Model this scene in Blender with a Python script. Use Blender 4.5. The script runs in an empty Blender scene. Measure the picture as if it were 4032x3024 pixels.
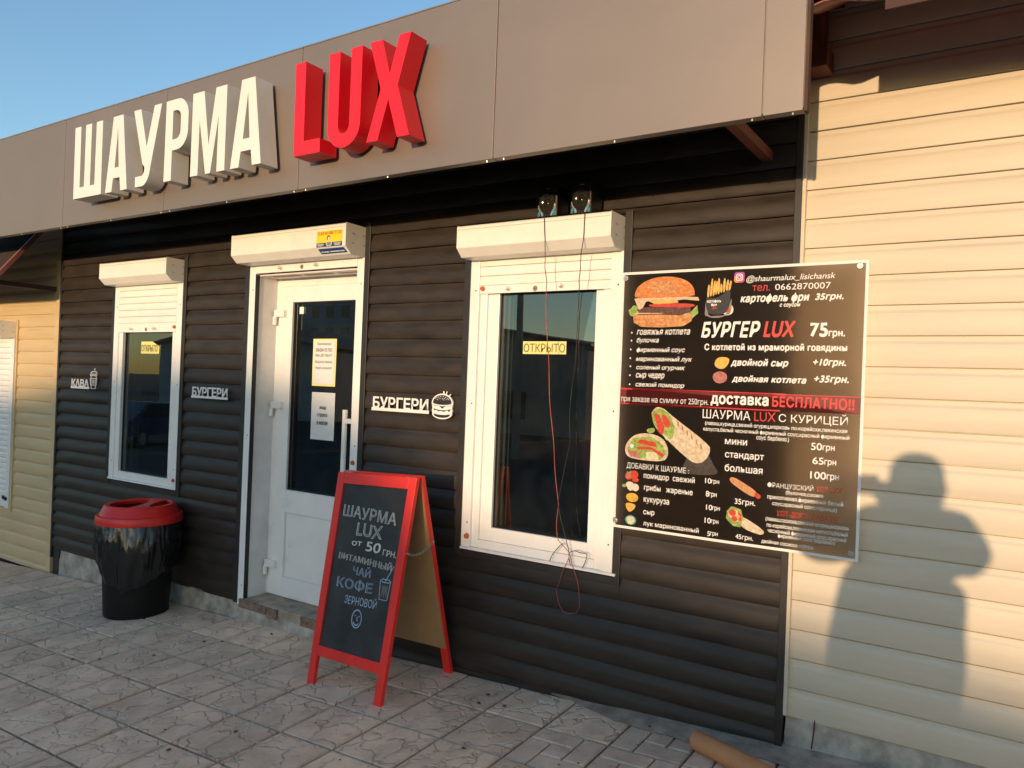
import bpy, math, random
from math import sin, cos, pi, radians
from mathutils import Vector, Matrix, noise
from mathutils.geometry import tessellate_polygon

random.seed(7)
scene = bpy.context.scene
COL = scene.collection

# ------------------------------------------------------------------ camera
cam_d = bpy.data.cameras.new('camera')
cam = bpy.data.objects.new('camera', cam_d)
COL.objects.link(cam)
CR = Vector((0.83455165, 0.54957231, 0.03864991))
CU = Vector((-0.03085302, -0.0234227, 0.99924945))
CF = Vector((-0.55006511, 0.83511775, 0.00259149))
CAM = Vector((0.0, -3.1, 1.45))
cam.matrix_world = Matrix(((CR.x, CU.x, -CF.x, CAM.x), (CR.y, CU.y, -CF.y, CAM.y), (CR.z, CU.z, -CF.z, CAM.z), (0, 0, 0, 1)))
cam_d.sensor_width = 36.0
cam_d.sensor_fit = 'HORIZONTAL'
cam_d.lens = 27.14
cam_d.clip_start = 0.05
cam_d.clip_end = 3000
scene.camera = cam

# ------------------------------------------------------------------ sky, sun, exposure
SUN = Vector((0.172, -1.0, 0.089)).normalized()      # direction towards the sun
world = bpy.data.worlds.new('World')
scene.world = world
world.use_nodes = True
wn = world.node_tree
sky = wn.nodes.new('ShaderNodeTexSky')
sky.sky_type = 'NISHITA'
sky.sun_disc = False
sky.sun_elevation = math.asin(SUN.z)
sky.sun_rotation = math.atan2(SUN.x, SUN.y)
sky.altitude = 0
sky.air_density = 1.0
sky.dust_density = 0.4
sky.ozone_density = 2.3
bg = wn.nodes['Background']
bg.inputs[1].default_value = 0.15
wn.links.new(sky.outputs[0], bg.inputs[0])

sun_d = bpy.data.lights.new('sun', 'SUN')
sun_d.energy = 2.2
sun_d.angle = radians(0.55)
sun_d.color = (0.74, 0.50, 0.29)
sun = bpy.data.objects.new('sun', sun_d)
COL.objects.link(sun)
sun.location = SUN * 60
sun.rotation_euler = SUN.to_track_quat('Z', 'Y').to_euler()

scene.view_settings.view_transform = 'Standard'
scene.view_settings.look = 'None'
scene.view_settings.exposure = 1.25
scene.view_settings.gamma = 1.0
scene.view_settings.use_curve_mapping = False
scene.render.engine = 'CYCLES'
scene.cycles.use_denoising = True
scene.cycles.max_bounces = 8
scene.cycles.diffuse_bounces = 4
scene.cycles.glossy_bounces = 4
scene.cycles.transmission_bounces = 8
scene.cycles.transparent_max_bounces = 12
scene.cycles.caustics_reflective = False
scene.cycles.caustics_refractive = False

# ------------------------------------------------------------------ materials
def pmat(name, col, rough=.5, var=.12, scale=7, bump=0., bscale=90, metallic=0., spec=.5, stretch=(1, 1, 1), col2=None, coord='Object', rvar=.08, emit=None, objrand=0., detail=5):
    m = bpy.data.materials.new(name)
    m.use_nodes = True
    nt = m.node_tree
    N, L = nt.nodes, nt.links
    b = N['Principled BSDF']
    b.inputs['Metallic'].default_value = metallic
    b.inputs['Specular IOR Level'].default_value = spec
    tc = N.new('ShaderNodeTexCoord')
    mp = N.new('ShaderNodeMapping')
    mp.inputs['Scale'].default_value = stretch
    L.new(tc.outputs[coord], mp.inputs['Vector'])
    nz = N.new('ShaderNodeTexNoise')
    nz.inputs['Scale'].default_value = scale
    nz.inputs['Detail'].default_value = detail
    nz.inputs['Roughness'].default_value = .62
    L.new(mp.outputs[0], nz.inputs['Vector'])
    cr = N.new('ShaderNodeValToRGB')
    cr.color_ramp.elements[0].position = .3
    cr.color_ramp.elements[1].position = .7
    a = [max(0, c * (1 - var)) for c in col]
    c2 = col2 if col2 else [min(1, c * (1 + var)) for c in col]
    cr.color_ramp.elements[0].color = (*a, 1)
    cr.color_ramp.elements[1].color = (*c2, 1)
    L.new(nz.outputs['Fac'], cr.inputs['Fac'])
    out = cr.outputs[0]
    if objrand:
        oi = N.new('ShaderNodeObjectInfo')
        hs = N.new('ShaderNodeHueSaturation')
        mr = N.new('ShaderNodeMapRange')
        mr.inputs[3].default_value = 1 - objrand
        mr.inputs[4].default_value = 1 + objrand
        L.new(oi.outputs['Random'], mr.inputs[0])
        L.new(mr.outputs[0], hs.inputs['Value'])
        L.new(out, hs.inputs['Color'])
        out = hs.outputs[0]
    L.new(out, b.inputs['Base Color'])
    mr2 = N.new('ShaderNodeMapRange')
    mr2.inputs[3].default_value = max(.02, rough - rvar)
    mr2.inputs[4].default_value = min(1, rough + rvar)
    L.new(nz.outputs['Fac'], mr2.inputs[0])
    L.new(mr2.outputs[0], b.inputs['Roughness'])
    if bump:
        n2 = N.new('ShaderNodeTexNoise')
        n2.inputs['Scale'].default_value = bscale
        n2.inputs['Detail'].default_value = 4
        L.new(mp.outputs[0], n2.inputs['Vector'])
        bp = N.new('ShaderNodeBump')
        bp.inputs['Strength'].default_value = bump
        bp.inputs['Distance'].default_value = .004
        L.new(n2.outputs['Fac'], bp.inputs['Height'])
        L.new(bp.outputs[0], b.inputs['Normal'])
    if emit:
        b.inputs['Emission Color'].default_value = (*col, 1)
        b.inputs['Emission Strength'].default_value = emit
    return m

def glass_mat(name, tint, refl=1.0):
    m = bpy.data.materials.new(name)
    m.use_nodes = True
    nt = m.node_tree
    N, L = nt.nodes, nt.links
    for n in list(N):
        if n.type == 'BSDF_PRINCIPLED':
            N.remove(n)
    out = N['Material Output']
    tr = N.new('ShaderNodeBsdfTransparent')
    tr.inputs[0].default_value = (*tint, 1)
    gl = N.new('ShaderNodeBsdfGlossy')
    gl.inputs['Roughness'].default_value = .004
    gl.inputs['Color'].default_value = (.92, 1, .98, 1)
    fr = N.new('ShaderNodeFresnel')
    fr.inputs['IOR'].default_value = 2.1
    mx = N.new('ShaderNodeMixShader')
    tc = N.new('ShaderNodeTexCoord')
    nz = N.new('ShaderNodeTexNoise')
    nz.inputs['Scale'].default_value = 2.2
    nz.inputs['Detail'].default_value = 1
    bp = N.new('ShaderNodeBump')
    bp.inputs['Strength'].default_value = .03
    bp.inputs['Distance'].default_value = .01
    L.new(tc.outputs['Object'], nz.inputs['Vector'])
    L.new(nz.outputs['Fac'], bp.inputs['Height'])
    L.new(bp.outputs[0], gl.inputs['Normal'])
    L.new(fr.outputs[0], mx.inputs[0])
    L.new(tr.outputs[0], mx.inputs[1])
    L.new(gl.outputs[0], mx.inputs[2])
    # thin film of dust, denser in smears
    df = N.new('ShaderNodeBsdfDiffuse'); df.inputs[0].default_value = (.55, .55, .53, 1)
    n2 = N.new('ShaderNodeTexNoise'); n2.inputs['Scale'].default_value = 4.5; n2.inputs['Detail'].default_value = 6; n2.inputs['Distortion'].default_value = .8
    L.new(tc.outputs['Object'], n2.inputs['Vector'])
    mr = N.new('ShaderNodeMapRange'); mr.inputs[1].default_value = .35; mr.inputs[2].default_value = .8; mr.inputs[3].default_value = .001; mr.inputs[4].default_value = .018
    L.new(n2.outputs['Fac'], mr.inputs[0])
    m2 = N.new('ShaderNodeMixShader')
    L.new(mr.outputs[0], m2.inputs[0]); L.new(mx.outputs[0], m2.inputs[1]); L.new(df.outputs[0], m2.inputs[2])
    L.new(m2.outputs[0], out.inputs[0])
    return m

def banner_mat(name, col, trans=.68):
    """printed vinyl sheet: dark ink on a cloth that lets some light through"""
    m = pmat(name, col, .42, .15, 14, .12, 160, rvar=.05, spec=.22)
    nt = m.node_tree
    N, L = nt.nodes, nt.links
    b = N['Principled BSDF']
    t = N.new('ShaderNodeBsdfTranslucent')
    t.inputs[0].default_value = (.84, .72, .60, 1)
    mx = N.new('ShaderNodeMixShader')
    mx.inputs[0].default_value = trans
    L.new(b.outputs[0], mx.inputs[1])
    L.new(t.outputs[0], mx.inputs[2])
    L.new(mx.outputs[0], N['Material Output'].inputs[0])
    return m

def slab_mat(name, col, crack=True):
    """cast concrete slab with a moulded broken-stone relief, dust in the grooves"""
    m = pmat(name, col, .82, .22, 5, 0, 0, objrand=.14, spec=.3)
    nt = m.node_tree
    N, L = nt.nodes, nt.links
    b = N['Principled BSDF']
    tc = N.new('ShaderNodeTexCoord')
    oi = N.new('ShaderNodeObjectInfo')
    mul = N.new('ShaderNodeVectorMath'); mul.operation = 'SCALE'
    L.new(oi.outputs['Location'], mul.inputs[0]); mul.inputs['Scale'].default_value = 3.7
    add = N.new('ShaderNodeVectorMath'); add.operation = 'ADD'
    L.new(tc.outputs['Object'], add.inputs[0]); L.new(mul.outputs[0], add.inputs[1])
    nz = N.new('ShaderNodeTexNoise'); nz.inputs['Scale'].default_value = 9; nz.inputs['Detail'].default_value = 3
    L.new(add.outputs[0], nz.inputs['Vector'])
    mixv = N.new('ShaderNodeMix'); mixv.data_type = 'VECTOR'
    mixv.inputs[0].default_value = .16
    L.new(add.outputs[0], mixv.inputs[4]); L.new(nz.outputs['Color'], mixv.inputs[5])
    vo = N.new('ShaderNodeTexVoronoi'); vo.feature = 'DISTANCE_TO_EDGE'; vo.inputs['Scale'].default_value = 8.0
    L.new(mixv.outputs[1], vo.inputs['Vector'])
    rmp = N.new('ShaderNodeValToRGB')
    rmp.color_ramp.elements[0].position = .0; rmp.color_ramp.elements[0].color = (0, 0, 0, 1)
    rmp.color_ramp.elements[1].position = .055; rmp.color_ramp.elements[1].color = (1, 1, 1, 1)
    L.new(vo.outputs['Distance'], rmp.inputs[0])
    fine = N.new('ShaderNodeTexNoise'); fine.inputs['Scale'].default_value = 120; fine.inputs['Detail'].default_value = 5
    L.new(add.outputs[0], fine.inputs['Vector'])
    mid = N.new('ShaderNodeTexNoise'); mid.inputs['Scale'].default_value = 22; mid.inputs['Detail'].default_value = 3
    L.new(add.outputs[0], mid.inputs['Vector'])
    msk = N.new('ShaderNodeMapRange'); msk.inputs[1].default_value = .43; msk.inputs[2].default_value = .35
    msk.inputs[3].default_value = 0; msk.inputs[4].default_value = 1
    cn = N.new('ShaderNodeTexNoise'); cn.inputs['Scale'].default_value = 13; cn.inputs['Detail'].default_value = 1
    L.new(add.outputs[0], cn.inputs['Vector']); L.new(cn.outputs['Fac'], msk.inputs[0])
    brk = N.new('ShaderNodeMath'); brk.operation = 'MAXIMUM'
    L.new(rmp.outputs[0], brk.inputs[0]); L.new(msk.outputs[0], brk.inputs[1])
    # colour: dirt speckle, dust in some of the grooves
    base = [l for l in nt.links if l.to_socket == b.inputs['Base Color']][0].from_socket
    dm = N.new('ShaderNodeMix'); dm.data_type = 'RGBA'; dm.blend_type = 'MIX'
    dm.inputs[7].default_value = (.13, .105, .085, 1)
    sp = N.new('ShaderNodeMapRange'); sp.inputs[1].default_value = .60; sp.inputs[2].default_value = .74; sp.inputs[4].default_value = .28
    L.new(mid.outputs['Fac'], sp.inputs[0]); L.new(sp.outputs[0], dm.inputs[0]); L.new(base, dm.inputs[6])
    last = dm.outputs[2]
    # slab rims darkened unevenly so the joints stand out
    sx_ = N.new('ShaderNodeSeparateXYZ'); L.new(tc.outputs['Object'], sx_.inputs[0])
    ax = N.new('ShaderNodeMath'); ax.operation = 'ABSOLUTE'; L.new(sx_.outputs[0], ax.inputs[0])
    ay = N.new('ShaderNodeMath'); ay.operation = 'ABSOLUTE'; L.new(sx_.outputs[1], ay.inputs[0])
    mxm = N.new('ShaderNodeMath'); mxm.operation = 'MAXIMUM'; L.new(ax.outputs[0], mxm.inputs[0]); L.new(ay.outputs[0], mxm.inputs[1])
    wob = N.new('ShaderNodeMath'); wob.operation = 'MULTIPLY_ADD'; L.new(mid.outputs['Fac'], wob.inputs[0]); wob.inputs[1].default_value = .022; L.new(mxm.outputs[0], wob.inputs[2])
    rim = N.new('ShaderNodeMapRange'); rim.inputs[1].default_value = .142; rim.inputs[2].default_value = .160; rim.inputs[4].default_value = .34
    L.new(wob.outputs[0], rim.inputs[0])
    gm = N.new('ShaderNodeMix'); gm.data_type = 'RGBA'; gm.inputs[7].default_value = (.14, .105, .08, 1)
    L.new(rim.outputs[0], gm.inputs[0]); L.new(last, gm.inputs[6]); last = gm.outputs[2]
    h = N.new('ShaderNodeMath'); h.operation = 'MULTIPLY_ADD'
    L.new(fine.outputs['Fac'], h.inputs[0]); h.inputs[1].default_value = .25
    if crack:
        dust = N.new('ShaderNodeMix'); dust.data_type = 'RGBA'
        inv = N.new('ShaderNodeMath'); inv.operation = 'SUBTRACT'; inv.inputs[0].default_value = 1
        L.new(brk.outputs[0], inv.inputs[1])
        dn = N.new('ShaderNodeMapRange'); dn.inputs[1].default_value = .42; dn.inputs[2].default_value = .6; dn.inputs[4].default_value = .65
        L.new(nz.outputs['Fac'], dn.inputs[0])
        mm = N.new('ShaderNodeMath'); mm.operation = 'MULTIPLY'
        L.new(inv.outputs[0], mm.inputs[0]); L.new(dn.outputs[0], mm.inputs[1])
        L.new(mm.outputs[0], dust.inputs[0]); L.new(last, dust.inputs[6])
        dust.inputs[7].default_value = (.80, .70, .60, 1)
        last = dust.outputs[2]
        dk = N.new('ShaderNodeMix'); dk.data_type = 'RGBA'; dk.inputs[7].default_value = (.085, .062, .048, 1)
        d2 = N.new('ShaderNodeMapRange'); d2.inputs[1].default_value = .54; d2.inputs[2].default_value = .42; d2.inputs[3].default_value = 0; d2.inputs[4].default_value = .30
        L.new(nz.outputs['Fac'], d2.inputs[0])
        m3 = N.new('ShaderNodeMath'); m3.operation = 'MULTIPLY'
        L.new(inv.outputs[0], m3.inputs[0]); L.new(d2.outputs[0], m3.inputs[1]); L.new(m3.outputs[0], dk.inputs[0])
        L.new(last, dk.inputs[6]); last = dk.outputs[2]
        L.new(brk.outputs[0], h.inputs[2])
    else:
        h.inputs[2].default_value = 0
    L.new(last, b.inputs['Base Color'])
    h2 = N.new('ShaderNodeMath'); h2.operation = 'MULTIPLY_ADD'
    L.new(mid.outputs['Fac'], h2.inputs[0]); h2.inputs[1].default_value = .5; L.new(h.outputs[0], h2.inputs[2])
    bp = N.new('ShaderNodeBump'); bp.inputs['Strength'].default_value = .9; bp.inputs['Distance'].default_value = .006
    L.new(h2.outputs[0], bp.inputs['Height']); L.new(bp.outputs[0], b.inputs['Normal'])
    return m

M = {}
M['dark'] = pmat('dark_vinyl', (.028, .0225, .0185), .46, .18, 5, .10, 55, stretch=(1, 1, 3.2), col2=(.046, .035, .0275), rvar=.12, spec=.34)
M['dark_trim'] = pmat('dark_trim', (.024, .022, .021), .45, .2, 9)
M['beige'] = pmat('beige_vinyl', (.60, .535, .42), .48, .07, 2.2, .08, 60, stretch=(.7, 1, 6), rvar=.08)
M['sand'] = pmat('sand_vinyl', (.60, .455, .255), .48, .09, 2.5, .05, 70, stretch=(.7, 1, 5), rvar=.05)
M['white'] = pmat('white_plastic', (.85, .84, .81), .30, .04, 6, .03, 40)
M['white_shut'] = pmat('white_shutter', (.85, .83, .78), .36, .05, 8, .03, 60)
M['reveal'] = pmat('reveal_plaster', (.70, .69, .68), .5, .10, 6, .12, 60)
M['gasket'] = pmat('black_gasket', (.012, .012, .013), .5)
M['fascia'] = pmat('fascia_composite', (.272, .226, .194), .48, .07, 1.3, .30, 2.2, rvar=.05, metallic=.5)
M['fascia_edge'] = pmat('fascia_edge', (.32, .28, .22), .35, metallic=.4)
M['soffit'] = pmat('dark_soffit', (.02, .018, .018), .8)
M['letter_white'] = pmat('letter_white', (.82, .80, .74), .32, .03, 4)
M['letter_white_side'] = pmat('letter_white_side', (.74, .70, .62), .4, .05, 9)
M['letter_red'] = pmat('letter_red', (.90, .012, .024), .32, .04, 5)
M['steel_red'] = pmat('red_primed_steel', (.13, .035, .02), .7, .3, 14, .2, 70)
M['rivet'] = pmat('rivet', (.62, .6, .56), .3, metallic=.9)
M['concrete'] = pmat('rough_concrete', (.34, .30, .25), .92, .45, 9, .9, 34, col2=(.55, .50, .43))
M['cement'] = pmat('cement_apron', (.36, .29, .225), .9, .45, 11, .8, 45)
M['brick'] = pmat('threshold_brick', (.20, .10, .07), .9, .5, 22, .8, 60, col2=(.34, .25, .19))
M['asphalt'] = pmat('asphalt', (.055, .053, .052), .9, .3, 3, .4, 90)
M['bed'] = pmat('sand_bed', (.040, .031, .024), .95, .3, 12, .4, 60)
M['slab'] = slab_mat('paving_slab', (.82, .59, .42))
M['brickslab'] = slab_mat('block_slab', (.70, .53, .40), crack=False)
M['glass'] = glass_mat('window_glass', (.48, .52, .53))
M['interior'] = pmat('shop_interior', (.05, .05, .055), .8, .2, 3)
M['counter'] = pmat('red_counter', (.40, .015, .018), .4, .1, 3)
M['paper_y'] = pmat('yellow_paper', (.82, .76, .28), .7, .05, 12)
M['paper_w'] = pmat('white_paper', (.74, .74, .72), .7, .04, 12)
M['ink'] = pmat('black_ink', (.045, .04, .03), .6)
M['ink_brown'] = pmat('brown_ink', (.20, .15, .06), .6)
M['print_white'] = pmat('print_white', (.80, .79, .76), .4, .03)
M['print_red'] = pmat('print_red', (.62, .035, .03), .4, .05)
M['banner'] = banner_mat('banner_black', (.014, .012, .012))
M['banner_edge'] = pmat('banner_white', (.78, .77, .74), .4, .04)
M['red_wood'] = pmat('red_painted_wood', (.84, .032, .024), .42, .14, 6, .12, 60, stretch=(1, 1, .3))
M['chalk'] = pmat('chalkboard', (.016, .017, .019), .6, .35, 4.5, .05, 90, col2=(.048, .049, .052))
M['hardboard'] = pmat('hardboard', (.42, .26, .115), .7, .12, 6, .08, 90)
M['chalk_white'] = pmat('chalk_white', (.66, .65, .60), .9, .15, 60)
M['chalk_grey'] = pmat('chalk_grey', (.20, .20, .20), .9, .3, 40)
M['chalk_blue'] = pmat('chalk_blue', (.40, .50, .62), .9, .2, 50)
M['steel'] = pmat('galvanised', (.5, .49, .46), .38, .15, 20, metallic=.9)
M['bin_black'] = pmat('bin_plastic', (.008, .008, .008), .5, .2, 6, .05, 60, spec=.2)
M['bin_red'] = pmat('bin_lid_plastic', (.70, .024, .018), .36, .15, 6, .06, 50)
M['bag'] = pmat('bin_liner', (.007, .007, .008), .22, .3, 12, 1.0, 17, spec=.75)
M['cardboard'] = pmat('cardboard_tube', (.52, .24, .105), .7, .12, 10, .08, 50)
M['cable_black'] = pmat('cable_black', (.02, .018, .017), .45)
M['cable_red'] = pmat('cable_red', (.40, .085, .065), .45, .2, 30)
M['speaker'] = pmat('speaker_plastic', (.012, .011, .011), .22)
M['speaker_gloss'] = pmat('speaker_cone', (.05, .045, .035), .12, metallic=.5)
M['speaker_silver'] = pmat('speaker_silver', (.5, .46, .4), .25, metallic=.7)
M['speaker_blue'] = pmat('speaker_blue', (.05, .38, .55), .35)
M['tile_dark'] = pmat('metal_tile_dark', (.050, .036, .034), .75, .2, 6, spec=.15)
M['tile_red'] = pmat('metal_tile_red', (.26, .095, .075), .4, .15, 6)
M['wire_dark'] = pmat('wire_dark', (.09, .018, .018), .5)
M['wood_dark'] = pmat('dark_timber', (.07, .035, .025), .8, .2, 10)
M['cap_orange'] = pmat('orange_cap', (.50, .11, .04), .45)
M['brass'] = pmat('brass_lock', (.48, .38, .20), .35, metallic=.7)
M['st_yellow'] = pmat('sticker_yellow', (.85, .70, .03), .4, .03)
M['st_blue'] = pmat('sticker_blue', (.015, .06, .22), .4, .1)
M['skin'] = pmat('skin', (.5, .32, .24), .5)
M['cloth'] = pmat('jacket_cloth', (.05, .055, .07), .85)
M['cap'] = pmat('cap_cloth', (.04, .04, .05), .85)
M['phone'] = pmat('phone_body', (.02, .02, .025), .2)
M['house_wall'] = pmat('house_render', (.33, .30, .27), .85, .15, 2)
M['house_wall2'] = pmat('house_panel', (.42, .43, .45), .85, .12, 2)
M['roof_grey'] = pmat('sheet_roof', (.10, .10, .11), .6, .15, 2)
M['bark'] = pmat('bark', (.075, .06, .045), .9)
M['car_blue'] = pmat('car_paint', (.03, .05, .12), .25, .03, spec=.7)
M['car_red'] = pmat('awning_red', (.35, .02, .02), .5)
M['tyre'] = pmat('tyre', (.02, .02, .02), .8)
M['rim'] = pmat('rim', (.45, .45, .46), .35, metallic=.8)
M['car_glass'] = pmat('car_glass', (.02, .025, .03), .08, spec=.8)
M['leaf'] = pmat('dry_leaf', (.10, .05, .028), .8, .4, 60)
# colours of the printed pictures
for nm, c, c2 in (('f_bun', (.46, .11, .015), (.74, .30, .07)), ('f_bun2', (.38, .11, .02), (.72, .38, .14)), ('f_sauce', (.55, .33, .19), (.74, .56, .40)), ('f_tomato', (.45, .02, .015), (.62, .07, .03)),
                  ('f_patty', (.035, .012, .007), (.17, .065, .04)), ('f_cheese', (.72, .34, .03), (.80, .50, .10)), ('f_lettuce', (.09, .20, .02), (.42, .52, .12)), ('f_fries', (.62, .30, .04), (.80, .52, .14)),
                  ('f_box', (.012, .011, .012), (.03, .028, .03)), ('f_dish', (.70, .68, .64), (.78, .77, .74)), ('f_wrap', (.42, .30, .17), (.76, .64, .47)), ('f_char', (.24, .12, .05), (.40, .24, .12)),
                  ('f_mush', (.60, .48, .36), (.76, .68, .58)), ('f_corn', (.48, .24, .02), (.78, .48, .06)), ('f_onion', (.46, .42, .18), (.74, .72, .5)), ('f_bowl', (.02, .20, .22), (.05, .30, .32)),
                  ('f_meat', (.30, .07, .06), (.52, .22, .18)), ('f_wood', (.022, .016, .013), (.07, .05, .04)), ('f_dog', (.48, .18, .07), (.64, .32, .16)), ('f_band', (.13, .008, .012), (.19, .012, .016)),
                  ('f_purple', (.32, .04, .30), (.36, .05, .34)), ('f_orange', (.75, .22, .05), (.8, .25, .06)), ('f_pink', (.66, .05, .16), (.7, .06, .2)), ('f_glow', (.20, .16, .14), (.26, .22, .2))):
    M[nm] = pmat(nm, c, .42, 0, 90, col2=c2, rvar=.03)

# ------------------------------------------------------------------ helpers
BASE = {}
def gz(x, y):
    return .123 + .0417 * x + .0351 * y

def thing(name, loc, label, cat, group=None, kind=None):
    o = bpy.data.objects.new(name, None)
    o.empty_display_size = .1
    COL.objects.link(o)
    o.location = loc
    BASE[o.name] = Vector(loc)
    if label: o['label'] = label
    if cat: o['category'] = cat
    if group: o['group'] = group
    if kind: o['kind'] = kind
    return o

def tag(o, label=None, cat=None, group=None, kind=None):
    if label: o['label'] = label
    if cat: o['category'] = cat
    if group: o['group'] = group
    if kind: o['kind'] = kind
    return o

class MB:
    def __init__(self):
        self.v, self.f, self.mi, self.mats, self.cur = [], [], [], [], 0
    def use(self, m):
        if m not in self.mats: self.mats.append(m)
        self.cur = self.mats.index(m)
        return self
    def face(self, idx):
        self.f.append(idx); self.mi.append(self.cur)
    def add(self, vs, fs):
        n = len(self.v)
        self.v += [tuple(p) for p in vs]
        for q in fs: self.face([i + n for i in q])
        return self
    def box(self, x0, x1, y0, y1, z0, z1):
        return self.add([(x0, y0, z0), (x1, y0, z0), (x1, y1, z0), (x0, y1, z0), (x0, y0, z1), (x1, y0, z1), (x1, y1, z1), (x0, y1, z1)],
                        [(0, 3, 2, 1), (4, 5, 6, 7), (0, 1, 5, 4), (1, 2, 6, 5), (2, 3, 7, 6), (3, 0, 4, 7)])
    def hexa(self, p):
        return self.add(p, [(0, 3, 2, 1), (4, 5, 6, 7), (0, 1, 5, 4), (1, 2, 6, 5), (2, 3, 7, 6), (3, 0, 4, 7)])
    def profx(self, pts, x0, x1):
        """closed profile in (y,z) swept along x"""
        n = len(pts)
        vs = [(x0, y, z) for y, z in pts] + [(x1, y, z) for y, z in pts]
        fs = [(i, (i + 1) % n, n + (i + 1) % n, n + i) for i in range(n)]
        fs += [tuple(range(n - 1, -1, -1)), tuple(range(n, 2 * n))]
        return self.add(vs, fs)
    def tube(self, pts, r, n=8, cap=True):
        pts = [Vector(p) for p in pts]
        rings = []
        for i, p in enumerate(pts):
            d = (pts[min(i + 1, len(pts) - 1)] - pts[max(i - 1, 0)]).normalized()
            a = Vector((0, 0, 1)) if abs(d.z) < .9 else Vector((1, 0, 0))
            s = d.cross(a).normalized(); t = s.cross(d)
            rr = r[i] if isinstance(r, (list, tuple)) else r
            rings.append([p + (s * cos(2 * pi * k / n) + t * sin(2 * pi * k / n)) * rr for k in range(n)])
        vs = [q for ring in rings for q in ring]
        fs = []
        for i in range(len(pts) - 1):
            for k in range(n):
                fs.append((i * n + k, i * n + (k + 1) % n, (i + 1) * n + (k + 1) % n, (i + 1) * n + k))
        if cap:
            fs.append(tuple(range(n - 1, -1, -1))); fs.append(tuple(range((len(pts) - 1) * n, len(pts) * n)))
        return self.add(vs, fs)
    def lathe(self, c, prof, n=40, fn=None):
        """profile of (r, z) turned round a vertical axis through c"""
        vs, fs = [], []
        for r, z in prof:
            for k in range(n):
                a = 2 * pi * k / n
                p = Vector((c[0] + r * cos(a), c[1] + r * sin(a), c[2] + z))
                if fn: p = fn(p, a, r, z)
                vs.append(p)
        for i in range(len(prof) - 1):
            for k in range(n):
                fs.append((i * n + k, i * n + (k + 1) % n, (i + 1) * n + (k + 1) % n, (i + 1) * n + k))
        return self.add(vs, fs)
    def flat(self, pts, y):
        """filled polygon in the x-z plane facing -y"""
        t = tessellate_polygon([[Vector((p[0], p[1], 0)) for p in pts]])
        return self.add([(p[0], y, p[1]) for p in pts], [tuple(q) for q in t])
    def disc(self, x, y, z, r, d=.004, n=14):
        """short cylinder standing out of a wall towards -y"""
        vs = [(x + r * cos(2 * pi * k / n), y, z + r * sin(2 * pi * k / n)) for k in range(n)]
        vs += [(x + r * .85 * cos(2 * pi * k / n), y - d, z + r * .85 * sin(2 * pi * k / n)) for k in range(n)]
        fs = [(k, (k + 1) % n, n + (k + 1) % n, n + k) for k in range(n)] + [tuple(range(n, 2 * n))]
        return self.add(vs, fs)
    def build(self, name, m=None, parent=None, smooth=None, bevel=0, loc=None):
        me = bpy.data.meshes.new(name)
        off = Vector((0, 0, 0))
        if parent is not None: off = BASE[parent.name]
        if loc is not None: off = Vector(loc)
        me.from_pydata([Vector(p) - off for p in self.v], [], self.f)
        mats = [m] if m and not self.mats else self.mats
        for q in mats: me.materials.append(M[q] if isinstance(q, str) else q)
        if self.mats:
            me.polygons.foreach_set('material_index', self.mi)
        me.update()
        o = bpy.data.objects.new(name, me)
        COL.objects.link(o)
        if parent is not None:
            o.parent = parent
        elif loc is not None:
            o.location = loc
        BASE[o.name] = off
        if smooth is not None:
            me.polygons.foreach_set('use_smooth', [True] * len(me.polygons))
            me.set_sharp_from_angle(angle=radians(smooth))
        if bevel:
            bv = o.modifiers.new('bevel', 'BEVEL'); bv.width = bevel; bv.segments = 2; bv.limit_method = 'ANGLE'; bv.angle_limit = radians(40)
        return o

def curve_shape(loops, depth=0.):
    """filled 2D outline with holes -> verts (x, y, z) and faces; depth = full thickness"""
    c = bpy.data.curves.new('outline', 'CURVE'); c.dimensions = '2D'; c.fill_mode = 'BOTH'; c.extrude = depth / 2
    for lp in loops:
        s = c.splines.new('POLY'); s.points.add(len(lp) - 1)
        for i, p in enumerate(lp): s.points[i].co = (p[0], p[1], 0, 1)
        s.use_cyclic_u = True
    o = bpy.data.objects.new('outline', c)
    me = bpy.data.meshes.new_from_object(o)
    vs = [v.co.copy() for v in me.vertices]; fs = [tuple(p.vertices) for p in me.polygons]
    bpy.data.objects.remove(o); bpy.data.curves.remove(c); bpy.data.meshes.remove(me)
    return vs, fs

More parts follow.
